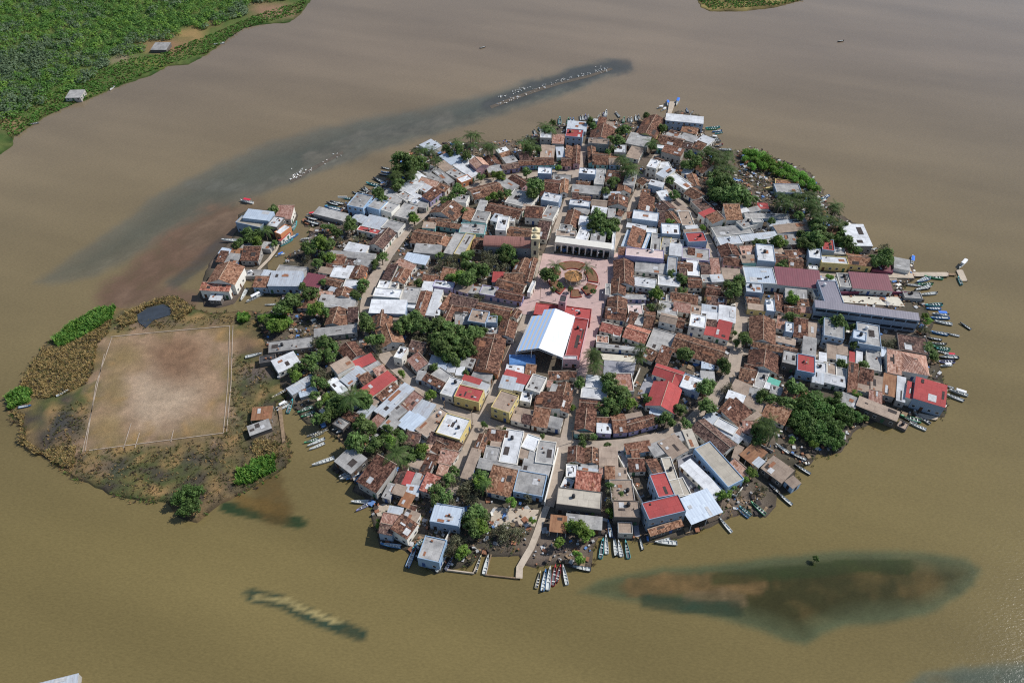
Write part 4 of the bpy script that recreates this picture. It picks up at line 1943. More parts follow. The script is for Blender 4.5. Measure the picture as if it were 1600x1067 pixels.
m = MB(); m.box(-.62, .62, -.06, .03, 0, 1.3, 0, True); m.box(-.5, .5, -.075, -.055, .12, 1.18, 1); WIN_ME = m.mesh("window", [M_FRAME, M_GLASS])
def rect(x0, y0, x1, y1): return [(x0, y0), (x1, y0), (x1, y1), (x0, y1)]
NAMES = {'tile': 'tiled_house', 'flat': 'flat_roof_house', 'metal': 'metal_roof_shed', 'slope': 'lean_to_house'}
FORM = {'g': 'gabled', 'G': 'gabled', 's': 'sloping roof', 'e': 'sloping roof', 'W': 'sloping roof', 'f': 'flat roof', 'h': 'hip roof'}
HOBJ = []; TANKABLE = []
M_P1, M_P2, M_P3 = plain("tin_patch", rgb(176, 176, 176), .6, .3, .25), plain("dark_patch", rgb(70, 64, 62), .9, .1, .3), plain("rusty_patch", rgb(142, 100, 78), .9, .1, .3)
def patches(r, q, n, R, dz=.05):
    for _ in range(n):
        su, sv = R.uniform(.06, .3), R.uniform(.08, .4); u, v = R.uniform(.03, .95 - su), R.uniform(.03, .95 - sv); Q = [Vector(p) for p in q]
        bl = lambda a, b_: Q[0].lerp(Q[1], a).lerp(Q[3].lerp(Q[2], a), b_) + Vector((0, 0, dz + _ * .055)); r.slab([bl(u, v), bl(u + su, v), bl(u + su, v + sv), bl(u, v + sv)], .04, R.choice((1, 1, 2, 3, 2)))
def build_house(i, ty, co, wa, PR):
    ctr, e1, e2, lu, lv, g, H, _ = PR; base = 'flat' if ty == 'f' else 'tile' if co in 'tdoTq' else 'metal' if co in 'mbRSxn' else 'slope'
    a, b_ = lu / 2, lv / 2; rz = math.atan2(e1.y, e1.x)
    root = link(NAMES[base], None, loc=(ctr.x, ctr.y, g), rz=rz); root.empty_display_size = 1
    wm = WALL[wa]; rm = ROOF[co]; H = H + (i * 37 % 11) * .013; w = MB(); r = MB(); tl = base == 'tile'; ins = .28 if tl else .12
    x, y = a - ins, b_ - ins; z0 = -.5 if g > 0 else -.6; openh = False
    post = (wa == 'k' and co in 'bmR' and ty == 's') or (wa == 'g' and co in 'w' and lu > 14 and ty == 's')
    def quadwall(p, q, zt0, zt1): L = math.hypot(q[0] - p[0], q[1] - p[1]); w.face([(*p, z0), (*q, z0), (*q, zt1), (*p, zt0)], 0, [(0, z0), (L, z0), (L, zt1), (0, zt0)])
    RR = random.Random(i * 31 + 5); th = .14 if tl else .08
    if ty in 'gG':
        k = (lambda X, Y, Z: (X, Y, Z)) if ty == 'g' else (lambda X, Y, Z: (-Y, X, Z))
        A_, B_ = (a, b_) if ty == 'g' else (b_, a); X_, Y_ = A_ - ins, B_ - ins; rise = min(3.2, B_ * .42); ri = rise * Y_ / B_
        for sgn in (-1, 1):
            ps = [k(-X_, sgn * Y_, z0), k(X_, sgn * Y_, z0), k(X_, sgn * Y_, H + rise - ri - .02), k(-X_, sgn * Y_, H + rise - ri - .02)]
            w.face(ps if sgn < 0 else ps[::-1])
            ps = [k(sgn * X_, -Y_, z0), k(sgn * X_, Y_, z0), k(sgn * X_, Y_, H + rise - ri - .02), k(sgn * X_, 0, H + rise - .05), k(sgn * X_, -Y_, H + rise - ri - .02)]
            w.face(ps if sgn > 0 else ps[::-1])
            sl = math.hypot(B_, rise); q = [k(-A_, sgn * B_, H), k(A_, sgn * B_, H), k(A_, 0, H + rise), k(-A_, 0, H + rise)]; uv = [(0, 0), (2 * A_, 0), (2 * A_, sl), (0, sl)]
            if sgn > 0: q = q[::-1]; uv = uv[::-1]
            if co in 'tdoq' and lu * lv > 30: patches(r, q, RR.choice((0, 0, 1, 2)), RR)
            # broken eave line: the slope is cut in bands so tile rows sag a little
            r.slab(q, th, 0, uv)
        rg = MB(); p0, p1 = k(-A_, 0, H + rise + .02), k(A_, 0, H + rise + .02); rg.tube(p0, p1, .14, .14, 5)
    elif ty == 'h':
        rise = min(3.4, b_ * .45); rl = max(.3, a - b_) if a > b_ else 0; rl = max(rl, .6)
        E = [(-a, -b_, H), (a, -b_, H), (a, b_, H), (-a, b_, H)]; R0, R1 = (-rl, 0, H + rise), (rl, 0, H + rise)
        for ps in ([E[0], E[1], R1, R0], [E[1], E[2], R1], [E[2], E[3], R0, R1], [E[3], E[0], R0]): 
            r.face(ps, 0, [(p[0] * .8 + p[1] * .3, p[2] * 2.2 + p[1] * .2) for p in ps])
        r.face([E[3], E[2], E[1], E[0]])
        for p, q in (((-x, -y), (x, -y)), ((x, -y), (x, y)), ((x, y), (-x, y)), ((-x, y), (-x, -y))): quadwall(p, q, H, H)
        rg = MB(); rg.tube(R0, R1, .2, .2, 5)
    elif ty in 'seW':
        run = lv if ty == 's' else lu; rise = min(2.6, run * .25) if tl else min(1.0, run * .07)
        zf = {'s': lambda X, Y: H + rise * (Y + b_) / lv, 'e': lambda X, Y: H + rise * (a - X) / lu, 'W': lambda X, Y: H + rise * (X + a) / lu}[ty]
        q = [(X, Y, zf(X, Y)) for X, Y in rect(-a, -b_, a, b_)]
        uv = [(0, 0), (lu, 0), (lu, lv), (0, lv)] if ty == 's' else [(0, 0), (0, lu), (lv, lu), (lv, 0)]
        if co not in 'SxnP' and lu * lv > 20: patches(r, q, RR.choice((0, 1, 1, 2, 3)), RR)
        r.slab(q, th, 0, uv); c4 = rect(-x, -y, x, y)
        if not post:
            for j in range(4): p, q_ = c4[j], c4[(j + 1) % 4]; quadwall(p, q_, zf(*p) - .03, zf(*q_) - .03)
        rg = None
        if tl and ty == 's': rg = MB(); rg.tube((-a, b_, H + rise + .03), (a, b_, H + rise + .03), .17, .17, 5)
    else:
        ph = .32; t = .2; o4 = rect(-x, -y, x, y); i4 = rect(-x + t, -y + t, x - t, y - t)
        for j in range(4):
            p, q = o4[j], o4[(j + 1) % 4]; quadwall(p, q, H + ph, H + ph); pi, qi = i4[j], i4[(j + 1) % 4]
            w.face([(*p, H + ph), (*q, H + ph), (*qi, H + ph), (*pi, H + ph)]); w.face([(*qi, H - .05), (*pi, H - .05), (*pi, H + ph), (*qi, H + ph)])
        q = [(*p, H) for p in i4]; r.face(q, 0, [(p[0], p[1]) for p in q]); rg = None
        if co not in 'SL' and min(x, y) > 1.2:
            if lu * lv > 25: patches(r, q, RR.choice((0, 1, 1, 2, 3)), RR)
            for _ in range(RR.choice((0, 1, 2, 3))):
                bx, by = RR.uniform(-.8, .7) * (x - .6), RR.uniform(-.8, .8) * (y - .6); s_ = RR.uniform(.25, .8); r.box(bx, bx + s_, by, by + RR.uniform(.25, .8), H, H + RR.uniform(.3, .9), RR.choice((1, 2, 3)))
        TANKABLE.append((root, i, H, x, y))
    if post:
        for j, (X, Y) in enumerate([(-x, -y), (x, -y), (x, y), (-x, y), (0, -y), (0, y)]):
            pm = MB(); pm.tube((X, Y, -.5), (X, Y, zf(X, Y) - .05), .12, .12, 6); link("post", pm.mesh("post", [M_STEEL]), root)
    else: link("wall", w.mesh("wall", [wm]), root)
    if co == 'S' and ty == 's':
        for zz in (1.1, H - 2.1):
            for k in range(9): X = -x + .6 + k * (2 * x - .8) / 9; wb = MB(); wb.box(X, X + (2 * x - .8) / 9 - .5, -y - .05, -y + .05, zz, zz + 1.25, 0, True); link("window", wb.mesh("window", [M_GLASS]), root)
    link("roof", r.mesh("roof", [rm, M_P1, M_P2, M_P3]), root)
    if rg: link("ridge", rg.mesh("ridge", [M_RIDGE]), root)
    # doors and windows on the walls that look towards the open
    if not post and H > 2.6 and not (co == 'S' and ty == 's'):
        for nrm, L, off in ((Vector((0, -1)), 2 * x, y), (Vector((1, 0)), 2 * y, x), (Vector((-1, 0)), 2 * y, x)):
            wn = e1 * nrm.x + e2 * nrm.y; mid = ctr + wn * off
            if wn.dot(-mid) <= 0.15 * mid.length: continue
            tv = Vector((-nrm.y, nrm.x)); st = max(1, int((H + .4) / 3.2)); n = min(14 if L > 30 else 7, int(L / 2.7)); 
            for s_ in range(st):
                for q in range(n):
                    t = (q + .5) / n * L - L / 2; lp = nrm * off + tv * t; wp = ctr + e1 * lp.x + e2 * lp.y
                    if blocked(wp + wn * 1.0, i, s_ * 3.1 + 1.2): continue
                    door = s_ == 0 and (q * 7 + i) % 3 == 0; zz = .06 if door else s_ * 3.1 + 1.0
                    if zz + (2.2 if door else 1.4) > H + .1: continue
                    ang = math.atan2(nrm.x, -nrm.y)
                    link("door" if door else "window", DOOR_ME[(i + q) % 4] if door else WIN_ME, root, (lp.x + nrm.x * .04, lp.y + nrm.y * .04, zz), ang)
    look = f"{RNAME[co]} {FORM[ty]} {'shed' if base == 'metal' else 'house'}, {WNAME[wa]} walls" if not post else f"open {RNAME[co]} shelter on posts"
    if tl: look = look.replace(" tile sloping roof", " tile lean-to").replace(" tile flat roof", " tile terrace")
    HOBJ.append((root, i)); return tag(root, 'shed' if base == 'metal' else 'house', look, None, None, Vector((ctr.x, ctr.y, g + H)))
for i, hrow in enumerate(HOUSES): build_house(i, hrow[0], hrow[1], hrow[2], PRE[i])
# water tanks on flat roofs
m = MB(); m.tube((0, 0, 0), (0, 0, 1.25), .62, .62, 12); m.tube((0, 0, 1.25), (0, 0, 1.5), .62, .25, 12); TB = m.mesh("water_tank", [M_TANK]); TW = TB.copy(); TW.materials[0] = M_TANKW
random.shuffle(TANKABLE)
for root, i, H, x, y in TANKABLE[:62]:
    if min(x, y) < 1.6: continue
    ctr, e1, e2, lu, lv, g = PRE[i][:6]; lx, ly = random.uniform(-.7, .7) * (x - 1), random.uniform(0, .75) * (y - 1); p = ctr + e1 * lx + e2 * ly; wt = random.random() < .3
    t_ = link("water_tank", TW if wt else TB, loc=(p.x, p.y, g + H + .01), sc=random.uniform(.85, 1.1)); tag(t_, "water tank", f"{'white' if wt else 'black'} water tank on {RNAME[HOUSES[i][1]]} roof", "rooftop water tanks")
# ------------------------------------------------------------------ trees
def crown_mesh(seed, nclump, nleaf, size, flat=.8, spread=.62, mat='', gap=0):
    R = random.Random(seed); m = MB(); cl = []
    for k in range(nclump):
        th = R.uniform(0, 6.283); zz = R.uniform(-.55, 1); rr = math.sqrt(max(0, 1 - zz * zz)) * R.uniform(.55, 1.1); cl.append((Vector((math.cos(th) * rr * spread, math.sin(th) * rr * spread, zz * spread * flat)), R.uniform(.24, .42)))
    for c, rad in cl:
        for q in range(nleaf):
            d = Vector((R.gauss(0, 1), R.gauss(0, 1), R.gauss(0, 1))).normalized(); p = c + d * rad * (R.random() ** .45); s = size * R.uniform(.6, 1.3)
            nrm = (d + Vector((R.uniform(-.8, .8), R.uniform(-.8, .8), R.uniform(-.2, 1)))).normalized(); e = nrm.orthogonal().normalized(); e = Matrix.Rotation(R.uniform(0, 6.28), 3, nrm) @ e; g = nrm.cross(e)
            m.face([p - e * s, p - g * s * .5, p + e * s, p + g * s * .5])
    return m.mesh("crown", [LEAF[mat]], weld=False)
CR = {k: [crown_mesh(i * 17 + j, *args, mat=k) for j in range(nv)] for i, (k, nv, args) in enumerate((('', 6, (17, 52, .125)), ('b', 4, (15, 52, .125)), ('d', 4, (18, 22, .085)), ('m', 5, (20, 55, .105, .75)), ('v', 4, (22, 48, .1, .6))))}
TRK = []
for j in range(5):
    m = MB(); R = random.Random(j + 90); top = Vector((R.uniform(-.1, .1), R.uniform(-.1, .1), .62)); m.tube((0, 0, -.1), top, .09, .06, 7)
    for k in range(4): th = k * 1.6 + R.random(); m.tube(top * .9, top + Vector((math.cos(th) * .42, math.sin(th) * .42, R.uniform(.25, .5))), .045, .015, 5)
    TRK.append(m.mesh("trunk", [M_BARK], smooth=True))
TINFO = {'': ("broadleaf_tree", "tree", "dark green leafy tree", "dark leafy trees"), 'b': ("bright_tree", "tree", "bright green leafy tree", "bright green trees"), 'd': ("dry_tree", "shrub", "dry olive grey shrub", "dry olive shrubs"), 'm': ("mangrove_bush", "mangrove", "green mangrove bush", "mangrove bushes"), 'v': ("mangrove_bush", "mangrove", "bright light green mangrove bush", "mangrove bushes")}
for n_, ((px, py), r, k) in enumerate(TREES):  # the lone mangrove bush on the south shoal stands for floating debris
    p = U(px, py, 3.0); rm = max(.8, r * DEP(p) / F) * 1.06; hc = {'': 1.3, 'b': 1.15, 'd': .75, 'm': .72, 'v': .6}[k] * rm + .3; p = U(px, py, hc + G0); g = gz(p)
    if g == 0: g = .1
    nm, cat, look, grp = TINFO[k]
    if k == '' and r < 9.5: nm, look, grp = "small_tree", "small dark green yard tree", "small yard trees"
    root = link(nm, None, loc=(p.x, p.y, g), rz=random.uniform(0, 6.28)); hh = hc + G0 - g
    c = link("crown", random.choice(CR[k]), root, (0, 0, hh), 0, (rm * random.uniform(.88, 1.18), rm * random.uniform(.88, 1.18), rm * random.uniform(.78, 1.25)))
    if k not in 'mv' or k == '': link("trunk", random.choice(TRK), root, (0, 0, 0), 0, (rm * .9, rm * .9, hh * 1.1))
    else: link("stem", TRK[n_ % 5], root, (0, 0, 0), 0, (rm * .8, rm * .8, hh * .9))
    tag(root, cat, look, grp, None, Vector((p.x, p.y, g + hh)))
def frond_mesh(seed, yellow=False):
    R = random.Random(seed); m = MB(); N = 13
    for k in range(N):
        th = k * 2.39996 + R.uniform(-.2, .2); up = R.uniform(-.25, 1.0) if k > 4 else R.uniform(.7, 1.2); L = R.uniform(.85, 1.1); d = Vector((math.cos(th), math.sin(th), 0)); prev = None; S = 9
        for q in range(S + 1):
            t = q / S; p = d * (L * (t * .98 - .1 * t * t)) + Vector((0, 0, up * .55 * t - (.55 + .35 * (1 - up)) * t * t))
            if prev is not None:
                ax = (p - prev).normalized(); sd_ = ax.cross(Vector((0, 0, 1))).normalized(); w = .15 * math.sin(math.pi * min(1, t * .85 + .12)) + .02
                for s in (-1, 1):
                    for h in (0.0, .5):
                        a_ = prev.lerp(p, h); b2 = prev.lerp(p, h + .24); tip = a_ + sd_ * s * w + ax * .09 + Vector((0, 0, -.07)); tip2 = b2 + sd_ * s * w * .9 + ax * .09 + Vector((0, 0, -.08)); m.face([a_, b2, tip2, tip])
            prev = p
    return m.mesh("fronds", [LEAF['y'] if yellow else LEAF['P']], weld=False)
FR = [frond_mesh(s) for s in range(5)]; PT = []
for j in range(3):
    m = MB(); pr = Vector((0, 0, -.05)); R = random.Random(j + 5); lx, ly = R.uniform(-.1, .1), R.uniform(-.1, .1)
    for q in range(1, 6): t = q / 5; p = Vector((lx * math.sin(t * 1.5), ly * t, t)); m.tube(pr, p, .03, .026, 7, 0, False); pr = p
    PT.append((m.mesh("trunk", [M_PALMBARK], smooth=True), pr))
for n_, ((px, py), r) in enumerate(PALMS):
    p = U(px, py, 7); rm = r * DEP(p) / F; hc = random.uniform(7.0, 9.8); tm, tip = PT[n_ % 3]
    p = U(px, py, hc + G0); q = p - Vector((tip.x * hc, tip.y * hc, 0)); g = gz(q) or .1
    root = link("coconut_palm", None, loc=(q.x, q.y, g)); hh = hc + G0 - g
    link("trunk", tm, root, (0, 0, 0), 0, (hc, hc, hh)); link("fronds", FR[n_ % 5], root, (tip.x * hc, tip.y * hc, hh), random.uniform(0, 6.28), rm * 1.5)
    tag(root, "palm", "tall coconut palm with drooping green fronds" if r < 15 else "large coconut palm with long arching yellowish fronds", "coconut palms", None, p)
# ------------------------------------------------------------------ reeds, weeds and the far mangrove wood
def tufts(name, polys, dens, h0, h1, mats, lean=.35, blades=5, wd=.12, z=.4):
    m = MB(); R = random.Random(len(name))
    for poly in polys:
        P = [U(*p).to_2d() for p in poly]; X = [p.x for p in P]; Y = [p.y for p in P]; n = int((max(X) - min(X)) * (max(Y) - min(Y)) * dens)
        for _ in range(n):
            p = (R.uniform(min(X), max(X)), R.uniform(min(Y), max(Y)))
            if not inside(p, P): continue
            mi = R.randrange(len(mats)); k = .75 + .5 * MN.noise(Vector((p[0] * .15, p[1] * .15, 2)))
            for b_ in range(blades):
                th = R.uniform(0, 6.28); h = R.uniform(h0, h1) * k; o = Vector((p[0] + R.uniform(-.5, .5), p[1] + R.uniform(-.5, .5), z)); t = Vector((math.cos(th), math.sin(th), 0)); s = Vector((-t.y, t.x, 0)) * wd * R.uniform(.7, 1.5)
                md = o + t * h * lean * .4 + Vector((0, 0, h * .7)); tp = o + t * h * lean + Vector((0, 0, h)); m.face([o - s, o + s, md + s * .8, md - s * .8], mi); m.face([md - s * .8, md + s * .8, tp], mi)
    return struct(link(name, m.mesh(name, mats, weld=False)), 'stuff')
GRASS = {'g': leafm("reed_green", rgb(60, 98, 36), rgb(116, 156, 72)), 'y': leafm("reed_straw", rgb(140, 116, 72), rgb(188, 162, 110)), 'o': leafm("weed_olive", rgb(66, 74, 42), rgb(120, 116, 70)), 'k': leafm("weed_brown", rgb(62, 54, 44), rgb(104, 90, 70))}
tufts("green_reeds", REED_G, 2.6, 1.6, 3.0, [GRASS['g'], LEAF['b']], .35, 7, .22)
tufts("straw_reeds", REED_Y, 4.2, .8, 1.7, [GRASS['y'], GRASS['y'], GRASS['o'], GRASS['y'], GRASS['k']], .7, 6, .13)
WEED = [pts("62,708 85,640 140,625 132,704 260,698 349,680 358,640 430,640 448,690 450,720 385,762 330,792 300,760 262,780 195,772 110,736"), pts("362,600 365,545 410,575 428,620 420,640 360,640"), pts("176,505 240,500 330,495 395,492 400,520 362,506 180,520")]
tufts("low_weeds", WEED, .55, .3, 1.0, [GRASS['o'], GRASS['k'], GRASS['y'], GRASS['o']], .8, 5, .16)
tufts("yard_weeds", [pts("590,800 640,760 700,760 690,840 640,850"), pts("700,870 760,820 830,830 812,866 750,866 735,880"), pts("1100,770 1160,735 1200,770 1180,800 1120,812"), pts("1150,240 1240,265 1270,300 1180,300 1140,262"), pts("455,500 520,505 540,540 470,600 440,560")], .35, .3, .9, [GRASS['o'], GRASS['k'], GRASS['y'], LEAF['']], .8, 5, .16, G0)
def edge_tufts(name, outline, dens, h0, h1, mats, z):
    m = MB(); R = random.Random(8)
    for i in range(len(outline)):
        a, b_ = Vector(outline[i]), Vector(outline[(i + 1) % len(outline)]); L = (b_ - a).length
        if L > 8: continue
        for _ in range(int(L * dens + R.random())):
            p = a.lerp(b_, R.random()) + Vector((R.gauss(0, .8), R.gauss(0, .8))); mi = R.randrange(len(mats))
            if MN.noise(Vector((p.x * .07, p.y * .07, 6))) < -.12: continue
            for b2 in range(6):
                th = R.uniform(0, 6.28); h = R.uniform(h0, h1); o = Vector((p.x + R.uniform(-.4, .4), p.y + R.uniform(-.4, .4), z)); t = Vector((math.cos(th), math.sin(th), 0)); s = Vector((-t.y, t.x, 0)) * .16; tp = o + t * h * .9 + Vector((0, 0, h * .7)); m.face([o - s, o + s, tp], mi)
    return struct(link(name, m.mesh(name, mats, weld=False)), 'stuff')
edge_tufts("shore_weeds", PEN_W, 2.2, .4, 1.3, [GRASS['o'], GRASS['k'], GRASS['y'], GRASS['g']], .1); edge_tufts("shore_weeds", TOWN_W, .8, .3, .9, [GRASS['o'], GRASS['k'], LEAF['']], .2)
tufts("bank_grass", [pts("-10,190 40,160 120,130 190,96 250,86 330,55 400,25 480,0 470,22 380,46 325,84 262,103 190,133 70,183 20,218"), pts("1090,0 1260,0 1210,10 1110,16")], .5, .5, 1.3, [GRASS['g'], GRASS['o'], GRASS['g']], .6, 6, .35, .5)
def wood():
    m = MB(); R = random.Random(3); P = [U(*p).to_2d() for p in pts("-230,-40 -60,-25 488,-25 470,-6 425,8 400,22 350,35 330,45 285,58 245,68 215,88 175,100 160,118 120,140 95,155 60,165 35,178 8,190 -70,225 -230,230")]
    X = [p.x for p in P]; Y = [p.y for p in P]; n = 0
    clear = [(262, 72, 40, 11), (300, 52, 20, 10), (425, 15, 40, 11), (190, 95, 24, 6), (115, 152, 14, 9)]
    while n < 5200:
        x, y = R.uniform(min(X), max(X)), R.uniform(min(Y), 900 if max(Y) > 900 else max(Y))
        if not inside((x, y), P): continue
        px, py = PX((x, y, 1)); n += 1
        if any(math.hypot((px - a) / c, (py - b_) / d) < 1 for a, b_, c, d in clear) or (py > 60 + (300 - px) * .35 and R.random() < .2): continue
        grey = MN.noise(Vector((x * .022, y * .022, 4))) + R.uniform(-.35, .35) > (.0 if py > 60 else .22); r = R.uniform(1.8, 3.6) * (1.1 if grey else .95); mi = 1 if grey else (0 if R.random() < .6 else 2)
        for q in range(46):
            d = Vector((R.gauss(0, 1), R.gauss(0, 1), abs(R.gauss(0, .9)) + .05)).normalized(); p = Vector((x, y, .6 + r * .25)) + Vector((d.x * r, d.y * r, d.z * r * .95)) * R.uniform(.75, 1.05); s = r * R.uniform(.12, .24)
            nr = (d + Vector((R.uniform(-.6, .6), R.uniform(-.6, .6), R.uniform(0, .7)))).normalized(); e = Matrix.Rotation(R.uniform(0, 6.28), 3, nr) @ nr.orthogonal().normalized(); g = nr.cross(e); m.face([p - e * s, p - g * s * .7, p + e * s, p + g * s * .7], mi)
    return struct(link("mangrove_wood", m.mesh("mangrove_wood", [leafm("fresh_mangrove", rgb(62, 116, 46), rgb(120, 172, 84)), leafm("silver_mangrove", rgb(84, 112, 78), rgb(136, 160, 122)), leafm("light_mangrove", rgb(84, 138, 48), rgb(150, 194, 86))], weld=False)), 'stuff')
wood()
def clutter():
    m = MB(); R = random.Random(44); Tp = [U(*p).to_2d() for p in TOWN]; X = [p.x for p in Tp]; Y = [p.y for p in Tp]; n = 0; k = 0; lines = [([U(*p).to_2d() for p in pts(l_)], w_) for _, l_, w_ in ST]
    while n < 6500 and k < 90000:
        k += 1; p = Vector((R.uniform(min(X), max(X)), R.uniform(min(Y), max(Y))))
        if not inside(p, Tp): continue
        px, py = PX((p.x, p.y, 1))
        if 838 < px < 975 and 396 < py < 590: continue
        if any(segd(p, L[i], L[i + 1]) < w_ * .5 + .4 for L, w_ in lines for i in range(len(L) - 1)): continue
        if blocked(p, -1, 0) or MN.noise(Vector((p.x * .06, p.y * .06, 9))) < -.35: continue
        n += 1; s = R.choice((.2, .3, .35, .5, .5, .8, 1.1)); a_ = R.uniform(0, 6.28); c_, s_ = math.cos(a_), math.sin(a_); w_ = s * R.uniform(.4, 1); h = R.uniform(.1, .5) if s > .6 else R.uniform(.15, .9)
        m.prism([(p.x + x * c_ - y * s_, p.y + x * s_ + y * c_) for x, y in rect(-s, -w_, s, w_)], G0 - .1, G0 + h, R.choice((0, 1, 1, 1, 1, 2, 2, 4, 4, 4, 6, 6, 0, 1, 4, 6, 5, 2, 1, 4, 3, 4, 1, 6)))
    return struct(link("yard_clutter", m.mesh("yard_clutter", [M_P1, M_P2, M_P3, WALL['w'], M_WOOD, plain("blue_plastic", rgb(90, 126, 176)), ROOF['c']], weld=False)), 'stuff')
clutter()
# ------------------------------------------------------------------ boats
BC = {'w': (196, 197, 194), 'b': (72, 128, 184), 't': (84, 172, 176), 'n': (90, 166, 120), 'g': (150, 152, 150), 'k': (58, 60, 66), 'u': (140, 142, 190), 'y': (204, 190, 150), 'r': (176, 58, 62)}
BNAME = {'w': 'white', 'b': 'blue', 't': 'turquoise', 'n': 'green', 'g': 'grey', 'k': 'dark hulled', 'u': 'lavender', 'y': 'cream', 'r': 'red'}
BP = {k: plain("boat_paint_" + BNAME[k].replace(" ", "_"), rgb(*c), .45, .4, .1) for k, c in BC.items()}
M_INNER = plain("boat_inside", rgb(96, 98, 100), .7); M_INW = plain("boat_inside_pale", rgb(184, 188, 186), .6); M_THW = plain("boat_bench", rgb(196, 196, 190), .6)
def hull_mesh(col):
    m = MB(); S = 12; ring = []
    for q in range(S + 1):
        t = q / S; w = .1 * (math.sin(math.pi * min(1, (t * .62 + .0))) ** .75) if t > 0 else 0.0; w = max(w, .004); sh = .085 + .055 * (1 - t) ** 2.2; ke = -.03 + .05 * (1 - t) ** 4; X = .5 - t - (.02 if q == 0 else 0)
        ring.append([(X, -w, sh), (X, -w * .7, ke + .012), (X, 0, ke), (X, w * .7, ke + .012), (X, w, sh), (X, w * .86, sh), (X, w * .62, .03 + .05 * (1 - t) ** 4), (X, -w * .62, .03 + .05 * (1 - t) ** 4), (X, -w * .86, sh)])
    mi = [0, 2, 2, 0, 0, 1, 1, 1, 0]
    for q in range(S):
        A, B_ = ring[q], ring[q + 1]
        for k in range(9): k2 = (k + 1) % 9; m.face([A[k], A[k2], B_[k2], B_[k]][::-1], mi[k] if not (q < 2 and k in (5, 6, 7)) else 0)
    Lr = ring[-1]; m.face([Lr[0], Lr[1], Lr[2], Lr[3], Lr[4]], 0); m.face([Lr[8], Lr[7], Lr[6], Lr[5]], 0)
    f = ring[2]; m.face([ring[0][0], f[8], f[5], ring[0][4]], 0)                                  # fore deck
    return m.mesh("hull", [BP[col], M_INW if col in 'kbw' else M_INNER, BP['k'] if col != 'k' else BP['b']], smooth=False)
HM = {k: hull_mesh(k) for k in BC}
THM = []
for t in (.34, .5, .66, .82):
    m = MB(); w = .1 * (math.sin(math.pi * min(1, t * .62)) ** .75) * .86; m.box(-.022, .022, -w, w, .062, .075, 0, True); THM.append((m.mesh("bench", [M_THW]), .5 - t))
m = MB(); m.box(-.03, .02, -.02, .02, .06, .16, 0, True); m.box(-.02, .0, -.008, .008, -.08, .06, 0, True); MOTOR = m.mesh("outboard_motor", [M_TANK])
CAN = {}
for k in 'wbr':
    m = MB(); n = 6
    for q in range(n):
        t0, t1 = q / n * math.pi, (q + 1) / n * math.pi; y0, z0_, y1, z1_ = -.1 * math.cos(t0), .25 + .02 * math.sin(t0), -.1 * math.cos(t1), .25 + .02 * math.sin(t1); m.slab([(-.34, y0, z0_), (.16, y0, z0_), (.16, y1, z1_), (-.34, y1, z1_)][::-1], -.004)
    CAN[k] = m.mesh("canopy", [plain("canopy_" + BNAME[k], rgb(*{'w': (222, 222, 222), 'b': (64, 118, 206), 'r': (196, 48, 70)}[k]))])
m = MB()
for X in (-.33, -.09, .15):
    for Y in (-.085, .085): m.tube((X, Y, .07), (X, Y, .25), .005, .005, 5)
CPOST = m.mesh("canopy_frame", [M_STEEL])
for n_, (p0, p1, k, can) in enumerate(BOATS):
    a, b_ = U(*p0, .3), U(*p1, .3); L = (a - b_).length; c = (a + b_) / 2; g = gz(c); d = a - b_; L = min(13.5, max(5.0, L))
    root = link("motor_boat" if can else "open_boat", None, loc=(c.x, c.y, (g + .22) if g else .18), rz=math.atan2(d.y, d.x)); sy = random.uniform(.85, 1.1) * (1.0 if L < 9 else .85)
    s3 = (L, L * sy, min(L, 8.5)); kk = 'w' if can and k in 'br' else k; link("hull", HM[kk], root, (0, 0, 0), 0, s3)
    for q, (bm_, X) in enumerate(THM):
        if (q + n_) % 5: link("bench", bm_, root, (X * L, 0, 0), 0, s3)
    if n_ % 3 == 0: link("outboard_motor", MOTOR, root, (-.5 * L, 0, 0), 0, min(L, 8))
    if can: cn = link("canopy", CAN.get(k, CAN['w']), root, (0, 0, 0), 0, (L, L * sy * 1.05, min(L, 9))); link("canopy_frame", CPOST, cn)
    tag(root, "boat", f"passenger boat under a {BNAME[k]} canopy" if can else f"{'long' if L > 9.5 else 'slender'} {BNAME[k]} open boat", "open boats along the shore" if not can else "canopied boats", None, c)
# ------------------------------------------------------------------ market court, church, arcade, kiosk
def rayplane(px, py, p0, n):
    o = Vector((0, 0, CH)); d = (U(px, py, 0) - o); return o + d * ((p0 - o).dot(n) / d.dot(n))
M_WHITEMETAL = metal("white_canopy_sheet", rgb(224, 228, 234), rgb(196, 198, 200), .15)
def stripem():
    b = NB("pale_blue_striped_sheet", .5, .4); v, r = b.coords("UV"); w = b.n("TexWave", wave_type='BANDS', bands_direction='X', wave_profile='SIN'); w.inputs["Scale"].default_value = .17; w.inputs["Distortion"].default_value = .4; b.l(v, w.inputs["Vector"])
    return b.out(b.ramp(w.outputs["Fac"], [(.15, rgb(160, 190, 228)), (.6, rgb(176, 196, 222)), (.85, rgb(200, 190, 176))]))
g = G0; HE, HR = 7.0, 10.0
L0, E0, E1, R0, R1 = U(806.3, 548.8, g + HE), U(879.4, 558.8, g + HE), U(898.8, 494.4, g + HE), U(841.9, 543.8, g + HR), U(868.1, 481.9, g + HR)
base = (L0 + E0) / 2; base.z = g; ct = link("market_canopy", None, loc=base)
nl = (R0 - L0).cross(R1 - L0).normalized(); S1, S2, L1 = rayplane(847, 492.5, L0, nl), rayplane(850, 483.8, L0, nl), rayplane(830.6, 493.8, L0, nl)
m = MB(); lp = [L0, R0, R1, S2, S1, L1]; ax = (R1 - R0).normalized(); m.slab([p - base for p in lp][::1], .12, 0, [((p - L0).cross(ax).length, (p - L0).dot(ax)) for p in lp]); link("roof_slope", m.mesh("roof_slope", [stripem()]), ct)
